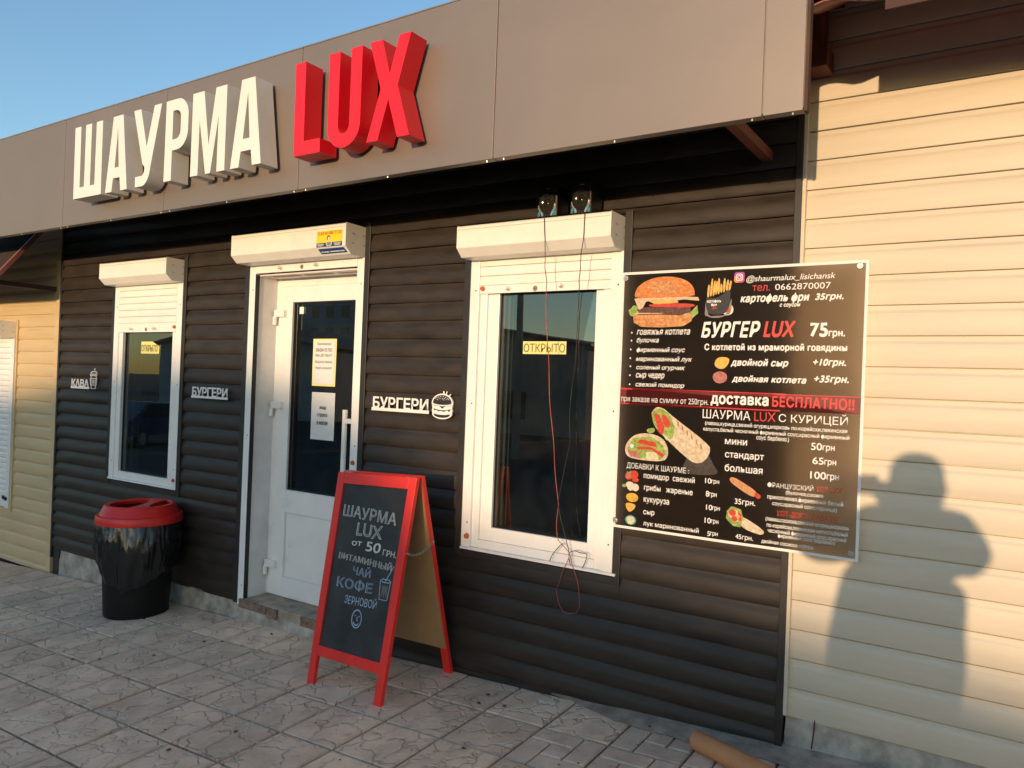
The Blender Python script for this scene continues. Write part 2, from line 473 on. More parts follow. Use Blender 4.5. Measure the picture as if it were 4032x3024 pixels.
def glyph_loops(body, space=1.0):
    """outlines of a line of text as closed polygons, outer ones each with their own holes"""
    c = bpy.data.curves.new('text', 'FONT'); c.body = body; c.resolution_u = 4; c.space_character = space
    o = bpy.data.objects.new('text', c); COL.objects.link(o)
    dg = bpy.context.evaluated_depsgraph_get()
    cv = o.to_curve(dg)
    loops = []
    for s in cv.splines:
        pts = []
        bz = s.bezier_points
        n = len(bz)
        for k in range(n):
            a, b_ = bz[k], bz[(k + 1) % n]
            straight = (a.handle_right - a.co).length < 1e-5 and (b_.handle_left - b_.co).length < 1e-5
            d1, d2 = (a.handle_right - a.co), (b_.co - b_.handle_left); ch = b_.co - a.co
            if not straight and ch.length > 1e-6 and abs(d1.x * ch.y - d1.y * ch.x) < 1e-4 * ch.length and abs(d2.x * ch.y - d2.y * ch.x) < 1e-4 * ch.length: straight = True
            for q in range(1 if straight else 4):
                t = q / 4; u = 1 - t
                p = a.co * u ** 3 + a.handle_right * 3 * u * u * t + b_.handle_left * 3 * u * t * t + b_.co * t ** 3
                if not pts or (Vector((p.x, p.y)) - pts[-1]).length > 1e-4: pts.append(Vector((p.x, p.y)))
        if len(pts) > 2 and (pts[0] - pts[-1]).length < 1e-4: pts.pop()
        if len(pts) > 2: loops.append(pts)
    o.to_curve_clear(); bpy.data.objects.remove(o); bpy.data.curves.remove(c)
    def area(p): return sum(p[k].x * p[(k + 1) % len(p)].y - p[(k + 1) % len(p)].x * p[k].y for k in range(len(p))) / 2
    def inside(q, p):
        r = False
        for k in range(len(p)):
            a, b_ = p[k], p[(k + 1) % len(p)]
            if (a.y > q.y) != (b_.y > q.y) and q.x < (b_.x - a.x) * (q.y - a.y) / (b_.y - a.y) + a.x: r = not r
        return r
    loops.sort(key=lambda p: min(q.x for q in p))
    chars, xm = [], -1e9
    for p in loops:                      # one cluster per character: faces may wind either way
        if min(q.x for q in p) > xm - 1e-3: chars.append([])
        chars[-1].append(p); xm = max(xm if len(chars[-1]) > 1 else -1e9, max(q.x for q in p))
    res = []
    for ch in chars:
        ar = [area(p) for p in ch]
        sgn = 1 if max(ar, key=abs) > 0 else -1
        outer = [[p] for p, a in zip(ch, ar) if a * sgn > 0]
        for p, a in zip(ch, ar):
            if a * sgn <= 0:
                best = [g for g in outer if inside(p[0], g[0])]
                if best: min(best, key=lambda g: abs(area(g[0]))).append(p)
        res += outer
    return res

def text_shape(body, style='r'):
    """a line of text fitted to the unit square: list of (u, v, w), faces; w is a small stacking height"""
    if style == 'o':
        c = bpy.data.curves.new('text', 'FONT'); c.body = body; c.resolution_u = 3
        c.fill_mode = 'NONE'; c.bevel_depth = .018; c.bevel_resolution = 0; c.space_character = 1.05
        o = bpy.data.objects.new('text', c)
        me = bpy.data.meshes.new_from_object(o)
        vs = [(v.co.x, v.co.y, v.co.z) for v in me.vertices]; fs = [tuple(p.vertices) for p in me.polygons]
        bpy.data.objects.remove(o); bpy.data.curves.remove(c); bpy.data.meshes.remove(me)
    else:
        fat = {'h': .075, 'I': .075, 'b': .028, 's': .035, 'i': .012}.get(style, 0)
        vs, fs = [], []
        for g, grp in enumerate(glyph_loops(body, {'h': 1.06, 'I': 1.06}.get(style, 1.0))):
            n = len(vs); w = .2 * (g % 3)
            for lp in grp: vs += [(p.x, p.y, w) for p in lp]
            fs += [tuple(i + n for i in t) for t in tessellate_polygon([[Vector((p.x, p.y, 0)) for p in lp] for lp in grp])]
            if fat:
                for lp in grp:
                    n = len(vs); m_ = len(lp)
                    for k, p in enumerate(lp):
                        d = (lp[(k + 1) % m_] - lp[k - 1]); d = d.normalized() if d.length else Vector((1, 0)); nn = Vector((-d.y, d.x)) * fat / 2
                        vs += [(p.x + nn.x, p.y + nn.y, w + .6), (p.x - nn.x, p.y - nn.y, w + .6)]
                    fs += [(n + 2 * k, n + 2 * ((k + 1) % m_), n + 2 * ((k + 1) % m_) + 1, n + 2 * k + 1) for k in range(m_)]
        sh = {'I': .22, 'i': .2, 's': .22}.get(style, 0)
        vs = [(x + sh * y, y, w) for x, y, w in vs]
    x0 = min(v[0] for v in vs); x1 = max(v[0] for v in vs); y0 = min(v[1] for v in vs); y1 = max(v[1] for v in vs)
    return [((v[0] - x0) / (x1 - x0), (v[1] - y0) / (y1 - y0), v[2]) for v in vs], fs

def text_mb(mb, body, style, fn, thick=0):
    vs, fs = text_shape(body, style)
    return mb.add([fn(u, v, w) for u, v, w in vs], fs)

def wall_text(parent, name, body, x0, x1, z0, z1, y, m, style='r', label=None):
    mb = MB()
    text_mb(mb, body, style, lambda u, v, w: (x0 + (x1 - x0) * u, y - w * .0003, z0 + (z1 - z0) * v))
    o = mb.build(name, m, parent)
    if label: o['label'] = label
    return o

def smoothstep(t):
    t = max(0, min(1, t)); return t * t * (3 - 2 * t)

# ------------------------------------------------------------------ ground
def ground_z(x, y):
    """the sloping yard near the shop, levelling out further away"""
    cx = max(-14, min(6, x)); cy = max(-14, min(4, y))
    return gz(cx, cy) - .05
mb = MB()
xs = [-900, -300, -120, -60, -30, -20, -14, -10, -7, -4, -1, 2, 4, 6, 12, 30, 80, 200, 900]
ys = [-900, -300, -120, -60, -40, -30, -20, -14, -9, -5, -2, 0, 4, 10, 40, 200, 900]
mb.add([(x, y, ground_z(x, y)) for y in ys for x in xs],
       [(j * len(xs) + i, j * len(xs) + i + 1, (j + 1) * len(xs) + i + 1, (j + 1) * len(xs) + i) for j in range(len(ys) - 1) for i in range(len(xs) - 1)])
tag(mb.build('ground', 'asphalt'), kind='structure')

# paving: slabs of 30 cm laid in straight rows along the shop front
PX0, PX1, PY0 = -9.0, 2.4, -5.2
mb = MB()
mb.add([(PX0, PY0, gz(PX0, PY0) - .022), (PX1, PY0, gz(PX1, PY0) - .022), (PX1, .12, gz(PX1, .12) - .022), (PX0, .12, gz(PX0, .12) - .022)], [(0, 1, 2, 3)])
pave = tag(mb.build('pavement', 'bed'), kind='structure')

def slab_mesh(kind):
    m = MB()
    h = .1460
    def rect(x0, x1, y0, y1, b=.0055, z0=-.035, z1=0.):
        n = len(m.v)
        m.add([(x0, y0, z0), (x1, y0, z0), (x1, y1, z0), (x0, y1, z0), (x0, y0, z1 - b), (x1, y0, z1 - b), (x1, y1, z1 - b), (x0, y1, z1 - b),
               (x0 + b, y0 + b, z1), (x1 - b, y0 + b, z1), (x1 - b, y1 - b, z1), (x0 + b, y1 - b, z1)],
              [(0, 1, 5, 4), (1, 2, 6, 5), (2, 3, 7, 6), (3, 0, 4, 7), (4, 5, 9, 8), (5, 6, 10, 9), (6, 7, 11, 10), (7, 4, 8, 11), (8, 9, 10, 11)])
    if kind == 'stone':
        rect(-h, h, -h, h)
    else:                       # pinwheel of four oblong cells round a small square
        g, a = .0035, .049
        rect(-h, a - g, a + g, h); rect(a + g, h, -a + g, h); rect(-a + g, h, -h, -a - g); rect(-h, -a - g, -h, a - g); rect(-a + g, a - g, -a + g, a - g)
    me = bpy.data.meshes.new('paving_slab')
    me.from_pydata(m.v, [], m.f)
    me.materials.append(M['slab' if kind == 'stone' else 'brickslab'])
    return me
slabA, slabB = slab_mesh('stone'), slab_mesh('block')
slope = Vector((-.0417, -.0351, 1)).normalized()
blocks = {(11, 1), (12, 1), (10, 0), (11, 0), (13, 1), (13, 0), (12, -1)}
cells = []
for i in range(-14, 19):
    for j in range(-11, 2):
        x, y = -4.610 + .3 * (i + .5), -.626 + .3 * (j + .5)
        d = (Vector((x, y, gz(x, y))) - CAM)
        vis = d.dot(CF) > 0 and abs(d.dot(CR) / d.dot(CF)) < .74 and d.dot(CU) / d.dot(CF) > -.56
        cells.append((0 if vis else 1, d.length, i, j, x, y))
cells.sort()
rest = MB()
for n, (inv, dist, i, j, x, y) in enumerate(cells):
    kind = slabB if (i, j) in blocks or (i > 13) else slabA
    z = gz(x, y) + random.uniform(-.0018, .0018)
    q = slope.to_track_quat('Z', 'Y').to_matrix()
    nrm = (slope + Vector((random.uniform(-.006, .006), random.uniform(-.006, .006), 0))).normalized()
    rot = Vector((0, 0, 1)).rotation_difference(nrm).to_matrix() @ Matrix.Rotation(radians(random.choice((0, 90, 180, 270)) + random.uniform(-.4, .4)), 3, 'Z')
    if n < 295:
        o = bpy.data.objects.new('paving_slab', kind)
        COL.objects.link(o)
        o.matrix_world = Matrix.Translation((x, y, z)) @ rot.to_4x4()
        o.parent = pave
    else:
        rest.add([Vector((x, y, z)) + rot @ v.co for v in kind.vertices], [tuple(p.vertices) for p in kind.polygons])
tag(rest.build('further_slabs', 'slab', pave), kind='stuff')
# cement strip along the foot of the right-hand wall
mb = MB()
n = 26
edge = [(-1.75 + 3.2 * k / n, -.145 + .035 * noise.noise((k * .7, 3, 1))) for k in range(n + 1)]
vs = []
for x, y in edge:
    t = smoothstep((x + 1.75) / .5)
    vs += [(x, -.02 + (y + .02) * t, gz(x, y) + .0035), (x, .03, gz(x, 0) + .012 + .01 * t)]
mb.add(vs, [(2 * k, 2 * k + 2, 2 * k + 3, 2 * k + 1) for k in range(n)])
tag(mb.build('cement_strip', 'cement', smooth=60), kind='structure')

# ------------------------------------------------------------------ cladding boards
def board_profile(p, flat=False):
    if flat:
        return [(0., .004), (0., -.0120), (.003, -.0130), (.70 * p, -.0122), (.745 * p, -.0112), (.80 * p, -.0072), (.83 * p, -.0066), (.962 * p, -.0064), (.968 * p, .002), (1.03 * p, .003)]
    return [(0., .004), (0., -.0120), (.006, -.0150), (.28 * p, -.0158), (.52 * p, -.0146), (.68 * p, -.0112), (.80 * p, -.0060), (.90 * p, -.0028), (.955 * p, -.0020), (.963 * p, .004), (1.03 * p, .004)]
def clip_profile(prof, lo, hi):
    out = []
    def lerp(a, b, z):
        t = (z - a[0]) / (b[0] - a[0]) if b[0] != a[0] else 0
        return (z, a[1] + (b[1] - a[1]) * t)
    for k in range(len(prof)):
        a = prof[k]
        if k:
            b = prof[k - 1]
            for lim in (lo, hi):
                if (b[0] - lim) * (a[0] - lim) < 0: out.append(lerp(b, a, lim))
        if lo <= a[0] <= hi: out.append(a)
    return out
def board(parent, mat, x0, x1, zb, p, y0, wav=0., seed=0, lo=None, hi=None):
    prof = board_profile(p, mat in ('beige', 'sand'))
    if lo is not None or hi is not None:
        prof = clip_profile(prof, (lo - zb) if lo is not None else -1, (hi - zb) if hi is not None else 9)
    if len(prof) < 2: return
    n = max(2, int((x1 - x0) / .085)) if wav else 2
    mb = MB()
    for k in range(n + 1):
        x = x0 + (x1 - x0) * k / n
        e = min(1., min(x - x0, x1 - x) / .10)
        for dz, dy in prof:
            oy = oz = 0
            if wav:
                t = dz / p
                oy = wav * (noise.noise((x * 4.2, seed * 3.1, .3 + t * .6)) * 1.3 + .7 * noise.noise((x * 11, seed * 1.7, 5 + t)))
                oz = wav * .55 * noise.noise((x * 2.6, seed * 5.3, 9))
                oy -= wav * .9 * (1 - e) * noise.noise((seed * 1.3, x0, 4)) * t
            mb.v.append((x, y0 + dy + oy, zb + dz + oz))
    m = len(prof)
    for k in range(n):
        for i in range(m - 1):
            mb.face((k * m + i, (k + 1) * m + i, (k + 1) * m + i + 1, k * m + i + 1))
    return mb.build('siding_board', mat, parent, smooth=48)
def clad(parent, mat, X0, X1, zlow, ztop, p, zline, y0, openings=(), wav=0., splits=()):
    k = math.ceil((ztop - zline) / p)
    row = 0
    while True:
        zb = zline + p * k; k -= 1; row += 1
        if zb + p <= zlow + .004: break
        lo = zlow if zb < zlow else None
        hi = ztop if zb + p > ztop else None
        cur = [(X0, X1, lo, hi)]
        for ox0, ox1, oz0, oz1 in openings:
            nxt = []
            for a, b, l, h in cur:
                if oz1 <= zb or oz0 >= zb + p or ox1 <= a or ox0 >= b:
                    nxt.append((a, b, l, h)); continue
                if a < ox0: nxt.append((a, ox0, l, h))
                if b > ox1: nxt.append((ox1, b, l, h))
                if oz0 > zb: nxt.append((max(a, ox0), min(b, ox1), l, oz0))
                if oz1 < zb + p: nxt.append((max(a, ox0), min(b, ox1), oz1, h))
            cur = nxt
        for a, b, l, h in cur:
            if b - a < .02: continue
            board(parent, mat, a, b, zb, p, y0, wav, row + a * 7.3, l, h)

# ------------------------------------------------------------------ the shop
shop = thing('shop_kiosk', (-3.5, 0, .0), 'low black-clad takeaway kiosk with grey fascia, white door and two shuttered windows', 'building')
WD = .0046
openings = [(-5.515, -4.636, .655, 2.222), (-4.02, -2.985, -1, 2.302), (-2.322, -1.43, .622, 2.226)]
clad(shop, 'dark', -6.262, -.752, .05, 2.70, .0950, 2.248, -.006, openings, wav=WD)
# extra rows at the foot right of the door, down into the paving
for k in (0,):
    board(shop, 'dark', -2.985, -.752, -.045, .0950, -.006, WD, 91)
# wall behind the boards, with the openings left free, and an unlit room inside
mb = MB()
for x0, x1, z0, z1 in ((-6.26, -5.50, -.2, 2.9), (-5.50, -4.65, -.2, .67), (-5.50, -4.65, 2.19, 2.9), (-4.65, -4.0, -.2, 2.9), (-4.0, -3.0, 2.27, 2.9), (-3.0, -2.31, -.2, 2.9), (-2.31, -1.44, -.2, .645), (-2.31, -1.44, 2.19, 2.9), (-1.44, -.73, -.2, 2.9)):
    mb.box(x0, x1, .001, .12, z0, z1)
mb.build('wall', 'soffit', shop)
mb = MB()
mb.box(-6.26, -.73, 3.4, 3.5, -.2, 2.8); mb.box(-6.26, -6.2, .12, 3.4, -.2, 2.8); mb.box(-.79, -.73, .12, 3.4, -.2, 2.8); mb.box(-6.2, -.79, .14, 3.4, -.25, .06); mb.box(-6.26, -.73, .12, 3.5, 2.7, 2.78)
mb.build('room', 'interior', shop)
mb = MB()
mb.box(-6.0, -1.2, 1.30, 1.36, .06, 1.10); mb.box(-6.03, -1.17, 1.26, 1.8, 1.10, 1.13)
mb.build('counter', 'counter', shop)
mb = MB()
mb.box(-7.25, -.60, -.570, 3.5, 2.93, 3.0)
mb.build('roof', 'soffit', shop)
# trim round the openings and at the corners
def strip(parent, x0, x1, y0, y1, z0, z1, m, name='trim', bevel=.002):
    return MB().box(x0, x1, y0, y1, z0, z1).build(name, m, parent, bevel=bevel)
for a in ((-1.463, -1.428, .60, 2.235), (-2.330, -2.290, .61, 2.10), (-4.668, -4.632, .63, 2.225), (-5.520, -5.483, .64, 2.09), (-4.030, -3.986, .05, 2.14), (-3.019, -2.982, -.02, 2.312)):
    strip(shop, a[0], a[1], -.030, 0, a[2], a[3], 'dark_trim')
for a in ((-2.33, -1.43, .600, .632), (-5.52, -4.632, .632, .662)):
    strip(shop, a[0], a[1], -.0245, 0, a[2], a[3], 'dark_trim')
strip(shop, -.752, -.726, -.026, 0, .03, 2.72, 'dark_trim', 'corner_trim')
strip(shop, -6.280, -6.256, -.024, .0, -.02, 2.72, 'dark_trim', 'corner_trim')
# rough concrete plinth left of the door
def rough_block(parent, name, m, x0, x1, y0, z0f, z1, seed, amp=.012, n=26):
    mb = MB()
    R = 5
    for k in range(n + 1):
        x = x0 + (x1 - x0) * k / n
        for j in range(R + 1):
            z = z0f(x) + (z1 - z0f(x)) * j / R
            a = amp * (1.2 * noise.noise((x * 7, z * 16, seed)) + .8 * noise.noise((x * 22, z * 30, seed + 4)))
            mb.v.append((x, y0 - abs(a) - .016 * (1 - j / R) ** 2, z))
    for k in range(n):
        for j in range(R):
            q = k * (R + 1) + j
            mb.face((q, q + R + 1, q + R + 2, q + 1))
    return mb.build(name, m, parent, smooth=50)
rough_block(shop, 'plinth', 'concrete', -6.15, -3.99, -.003, lambda x: gz(x, 0) - .03, .058, 2, .009, 60)
strip(shop, -6.25, -6.16, -.012, .01, -.17, .06, 'dark_trim', 'plinth_post')

# shutter box, slats and guide rails --------------------------------------------------
def roller_shutter(parent, x0, x1, zb, zt, yf, slats_to, rail=None, pins=(), lock=None, step=.046, boxname='roller_shutter'):
    """box along the top of an opening with its curtain of slats part lowered"""
    h = zt - zb
    mb = MB()
    prof = [(-.002, zt), (yf + .006, zt + .002), (yf, zt - .004), (yf, zb + .042), (yf + .042, zb + .002), (-.03, zb), (-.002, zb)]
    mb.profx(prof, x0 + .004, x1 - .004)
    bx = mb.build(boxname, 'white_shut', parent, bevel=.002)
    mb = MB()
    mb.box(x0 + .006, x1 - .008, yf - .0012, yf, zt - .018, zt - .0165)
    mb.build('seam', 'hardboard', bx)
    for xa, xb in ((x0, x0 + .005), (x1 - .005, x1)):
        MB().profx([(p[0] + (-.003 if p[0] < -.01 else 0), p[1] + (.002 if p[1] > zt - .01 else 0)) for p in prof], xa, xb).build('end_plate', 'white_shut', bx, bevel=.001)
    mb = MB()
    for yy in (yf * .72, yf * .25):
        for z in (zb + h * .38, zb + h * .70):
            vs = []
            for k in range(8):
                a = 2 * pi * k / 8
                vs.append((x1 + .0025, yy + .0045 * cos(a), z + .0045 * sin(a)))
            mb.add(vs, [tuple(range(8))])
    mb.build('rivets', 'steel', bx)
    return bx
def slats(parent, x0, x1, ztop, zbot, y, step=.046, bar=.045):
    z = ztop
    while z - step > zbot + bar - .005:
        mb = MB()
        mb.profx([(y + .004, z - step), (y - .0025, z - step + .002), (y - .0045, z - step * .55), (y - .0035, z - step * .18), (y + .0005, z - .0012), (y + .004, z - .0012)], x0, x1)
        mb.build('shutter_slat', 'white_shut', parent, smooth=40)
        z -= step
    MB().box(x0, x1, y - .006, y + .006, zbot, z - .0012).build('bottom_bar', 'white_shut', parent, bevel=.0015)
def rails(parent, xs, z0, z1, y=-.031, m='white'):
    for a, b in xs:
        mb = MB(); mb.box(a, b, y, 0, z0, z1)
        o = mb.build('guide_rail', m, parent, bevel=.002)
        mb = MB()
        for z in (z0 + .12, (z0 + z1) / 2, z1 - .15):
            mb.disc((a + b) / 2 + .008, y + .0005, z, .0042, .0016, 8)
        mb.build('screw', 'gasket', parent)
def pin(parent, x, z, y):
    mb = MB(); mb.tube([(x, y, z), (x - .003, y - .030, z + .001)], [.010, .009], 12)
    mb.build('stop_pin', 'white_shut', parent, smooth=40)
def keyhole(parent, x, z, y):
    o = MB().disc(x, y, z, .0135, .003, 18).build('lock', 'brass', parent)
    MB().disc(x, y - .003, z, .004, .0008, 8).build('keyhole', 'gasket', parent)

def frame(parent, name, x0, x1, z0, z1, y0, y1, wl, wr, wb, wt, m='white', bevel=.003):
    mb = MB()
    mb.box(x0, x0 + wl, y0, y1, z0, z1); mb.box(x1 - wr, x1, y0, y1, z0, z1)
    mb.box(x0 + wl, x1 - wr, y0 + .0003, y1, z0, z0 + wb); mb.box(x0 + wl, x1 - wr, y0 + .0003, y1, z1 - wt, z1)
    return mb.build(name, m, parent, bevel=bevel)

# right-hand window
w2 = frame(shop, 'window', -2.237, -1.522, .652, 1.97, -.016, .05, .040, .040, .040, .04)
frame(w2, 'sash', -2.1965, -1.5625, .6925, 1.95, -.004, .046, .066, .042, .066, .04)
MB().box(-2.132, -1.604, .018, .040, .757, 1.94).build('pane', 'glass', w2)
frame(w2, 'seal', -2.134, -1.602, .755, 1.94, .0100, .016, .006, .006, .006, .006, 'gasket', 0)
MB().box(-2.289, -1.445, -.040, -.004, .640, .6515).build('sill', 'white', w2, bevel=.002)
s2 = roller_shutter(shop, -2.285, -1.465, 2.060, 2.205, -.160, 1.896)
slats(s2, -2.236, -1.523, 2.075, 1.896, -.0215)
rails(s2, ((-2.289, -2.2372), (-1.5218, -1.464)), .652, 2.062)
pin(s2, -2.060, 1.916, -.027); pin(s2, -1.768, 1.919, -.027); keyhole(s2, -1.915, 1.912, -.0275)
mb = MB(); mb.disc(-2.216, -.0275, 1.921, .013, .010, 14); mb.disc(-2.252, -.031, .705, .014, .012, 14)
mb.build('end_cap', 'cap_orange', s2, smooth=40)

# left-hand window
w1 = frame(shop, 'window', -5.426, -4.733, .684, 1.80, -.022, .05, .048, .046, .052, .05)
MB().box(-5.380, -4.776, .006, .030, .733, 1.78).build('pane', 'glass', w1)
frame(w1, 'seal', -5.380, -4.777, .734, 1.78, -.001, .0055, .006, .006, .006, .006, 'gasket', 0)
MB().box(-5.484, -4.664, -.038, -.004, .672, .6835).build('sill', 'white', w1, bevel=.002)
s1 = roller_shutter(shop, -5.470, -4.666, 2.054, 2.200, -.157, 1.725)
slats(s1, -5.425, -4.734, 2.066, 1.725, -.0265, .0462)
rails(s1, ((-5.482, -5.4265), (-4.7325, -4.669)), .684, 2.058)
pin(s1, -5.235, 1.748, -.032); pin(s1, -4.955, 1.750, -.032); keyhole(s1, -5.075, 1.744, -.0325)
mb = MB(); mb.disc(-4.742, -.0325, 1.758, .012, .010, 14); mb.disc(-4.688, -.0315, .735, .012, .010, 14)
mb.build('end_cap', 'cap_orange', s1, smooth=40)

# door with its reveal
door = frame(shop, 'door', -3.9283, -3.0717, .092, 2.0633, .138, .20, .030, .030, .012, .05)
mb = MB()
mb.box(-3.935, -3.9285, -.004, .20, .07, 2.09); mb.box(-3.0715, -3.065, -.004, .20, .07, 2.09); mb.box(-3.9285, -3.0715, -.004, .20, 2.0635, 2.072)
mb.build('reveal', 'reveal', door)
mb = MB()
for k in range(3): mb.box(-3.85 + .27 * k, -3.62 + .27 * k, .03 + .01 * k, .065 + .006 * k, 2.0622, 2.0634)
mb.build('tape', 'hardboard', door)
frame(door, 'door_leaf', -3.897, -3.103, .106, 2.012, .130, .188, .124, .133, .110, .097)
MB().box(-3.773, -3.236, .1302, .188, .616, .756).build('mid_rail', 'white', door, bevel=.003)
MB().box(-3.7735, -3.2355, .142, .18, .215, .617).build('lower_panel', 'white', door)
frame(door, 'panel_bead', -3.7725, -3.2365, .2165, .6155, .1365, .1415, .005, .005, .005, .005, 'reveal', 0)
MB().box(-3.773, -3.236, .152, .172, .756, 1.916).build('pane', 'glass', door)
frame(door, 'seal', -3.7725, -3.2365, .7565, 1.9155, .1445, .1515, .007, .007, .007, .007, 'gasket', 0)
mb = MB(); mb.box(-3.725, -3.688, .143, .1515, 1.842, 1.887); mb.build('sensor', 'white', door, bevel=.003)
for z in (1.846, 1.275, .288):
    mb = MB()
    mb.box(-3.914, -3.822, .104, .130, z - .022, z + .022)
    mb.tube([(-3.912, .112, z - .072), (-3.912, .112, z - .018)], .0125, 12)
    mb.build('hinge', 'white', door, bevel=.003)
mb = MB()
mb.tube([(-3.240, .085, .84), (-3.240, .085, 1.276)], .0145, 14); 
for z in (1.212, .885): mb.box(-3.246, -3.176, .078, .130, z - .013, z + .013)
mb.build('handle', 'white', door, smooth=40)
MB().disc(-3.128, .130, 1.02, .014, .012, 14).build('keyhole', 'brass', door)
s3 = roller_shutter(shop, -3.978, -3.019, 2.123, 2.284, -.175, 2.076)
MB().box(-3.9285, -3.0715, -.034, -.018, 2.076, 2.128).build('bottom_bar', 'white_shut', s3, bevel=.002)
rails(s3, ((-3.984, -3.929), (-3.071, -3.0195)), .046, 2.128)
MB().box(-3.9288, -3.9222, -.0312, -.0042, .046, 2.07).build('rail_brush', 'gasket', s3)
pin(s3, -3.690, 2.098, -.034); pin(s3, -3.385, 2.101, -.034); keyhole(s3, -3.515, 2.097, -.0345)
MB().disc(-3.046, -.0315, .995, .013, .010, 14).build('end_cap', 'cap_orange', s3, smooth=40)
# doorstep of cement over broken brick
mb = MB()
mb.box(-3.96, -3.02, -.035, .21, -.10, .088)
st = mb.build('doorstep', 'cement', shop, bevel=.006)
for k, (a, b, z0, z1) in enumerate(((-3.955, -3.70, .035, .084), (-3.695, -3.60, .02, .080), (-3.40, -3.14, .03, .083))):
    bk = MB(); nn = 7
    for i in range(nn + 1):
        x = a + (b - a) * i / nn
        for z in (z0, (z0 + z1) / 2, z1):
            bk.v.append((x, -.046 - .010 * noise.noise((x * 24, z * 60, k)), z + .006 * noise.noise((x * 20, z * 9, 7))))
        bk.v.append((x, -.01, z1 + .001))
    for i in range(nn):
        for j in range(3): bk.face((i * 4 + j, i * 4 + 4 + j, i * 4 + 5 + j, i * 4 + 1 + j))
    bk.build('brick', 'brick', st)
rough_block(st, 'mortar', 'concrete', -3.97, -3.0, -.036, lambda x: gz(x, 0) - .05, .036, 11, .014, 40)

# fascia: composite panels hung in front of the roof edge
FZ0, FZ1, FY = 2.343, 3.017, -.62
seams = [-7.25, -6.16, -5.07, -3.985, -2.895, -1.766, -.717, -.590]
for a, b in zip(seams[:-1], seams[1:]):
    mb = MB()
    mb.box(a + .0022, b - .0022, FY, FY + .006, FZ0, FZ1)
    mb.box(a + .0022, b - .0022, FY + .006, FY + .040, FZ0 + .0004, FZ0 + .004)
    p = mb.build('fascia_panel', 'fascia', shop, bevel=.0012)
    mb = MB()
    for x in (a + .045, (a + b) / 2, b - .035):
        if b - a < .3 and x != b - .035: continue
        mb.tube([(x, FY + .012, FZ0 + .001), (x, FY + .012, FZ0 - .007)], .0042, 8)
    mb.build('rivet', 'rivet', p)
mb = MB()
mb.box(-7.25, -.590, FY + .0062, FY + .012, FZ0 + .01, FZ1 - .004)
mb.build('fascia_back', 'fascia_edge', shop)
MB().box(-.590, -.5790, FY + .001, FY + .034, FZ0 - .004, FZ1).build('fascia_end', 'wood_dark', shop, bevel=.001)
MB().box(-7.25, -.575, FY - .002, FY + .05, FZ1 + .0005, FZ1 + .006).build('fascia_cap', 'fascia_edge', shop)
for x in (-.86,):
    mb = MB(); mb.box(x - .02, x + .02, FY + .04, .002, 2.372, 2.412)
    mb.build('bracket', 'steel_red' if x > -1 else 'soffit', shop, bevel=.003)
for z in (2.45, 2.88):
    MB().box(-7.2, -.64, FY + .0125, FY + .05, z, z + .04).build('rail', 'steel_red', shop)

# ------------------------------------------------------------------ sign on the fascia
sign = thing('fascia_sign', (-3.35, FY, 2.45), 'large raised sign letters reading ШАУРМА in white and LUX in red on the fascia', 'sign')
K = 2.36 / 2.30
def sx(p): return (p[0] * K, 1.45 + (p[1] - 1.45) * K)
T_, B_ = 2.838, 2.427
def arc(cx, cz, rx, rz, a0, a1, n=10):
    return [(cx + rx * cos(radians(a0 + (a1 - a0) * k / n)), cz + rz * sin(radians(a0 + (a1 - a0) * k / n))) for k in range(n + 1)]
LET = []
LET.append((0, [[(-4.594, T_), (-4.530, T_), (-4.526, 2.488), (-4.478, 2.488), (-4.478, T_), (-4.416, T_), (-4.416, 2.488), (-4.368, 2.488), (-4.366, T_), (-4.302, T_), (-4.297, B_), (-4.590, B_)]]))
def letA(a, b, c, d):
    w = b - a; ax0, ax1 = c, d
    st = .062
    return [[(a, B_), (a + st, B_), (a + st + .012, 2.500), (b - st - .012, 2.500), (b - st, B_), (b, B_), (ax1, T_), (ax0, T_)],
            [(a + st + .024, 2.557), ((ax0 + ax1) / 2, 2.775), (b - st - .024, 2.557)]]
LET.append((0, letA(-4.253, -4.040, -4.193, -4.098)))
LET.append((0, [[(-3.995, T_), (-3.930, T_), (-3.866, 2.630), (-3.806, T_), (-3.742, T_), (-3.826, 2.520)] + arc(-3.905, 2.530, .078, .104, -8, -82, 8) + [(-3.962, B_), (-3.963, 2.480), (-3.930, 2.482)] + arc(-3.915, 2.515, .036, .036, -70, 20, 5) + [(-3.900, 2.545)]]))
LET.append((0, [[(-3.703, B_), (-3.640, B_), (-3.640, 2.580), (-3.600, 2.580)] + arc(-3.600, 2.670, .090, .090, -90, 0, 8) + arc(-3.600, 2.748, .090, .090, 0, 90, 8) + [(-3.700, T_)],
                [(-3.640, 2.635), (-3.640, 2.782), (-3.612, 2.782)] + arc(-3.612, 2.745, .040, .037, 90, 0, 6) + arc(-3.612, 2.672, .040, .037, 0, -90, 6)]))
LET.append((0, [[(-3.478, B_), (-3.418, B_), (-3.416, 2.700), (-3.356, B_), (-3.318, B_), (-3.266, 2.700), (-3.268, B_), (-3.208, B_), (-3.208, T_), (-3.292, T_), (-3.338, 2.565), (-3.386, T_), (-3.476, T_)]]))
LET.append((0, letA(-3.164, -2.942, -3.098, -3.003)))
LET.append((1, [[(-2.725, T_), (-2.660, T_), (-2.658, 2.488), (-2.556, 2.488), (-2.554, B_), (-2.722, B_)]]))
LET.append((1, [[(-2.514, T_), (-2.449, T_), (-2.449, 2.525)] + arc(-2.4155, 2.523, .0335, .037, 180, 360, 10) + [(-2.382, T_), (-2.320, T_), (-2.319, 2.520)] + arc(-2.4155, 2.522, .0965, .096, 0, -180, 16)]))
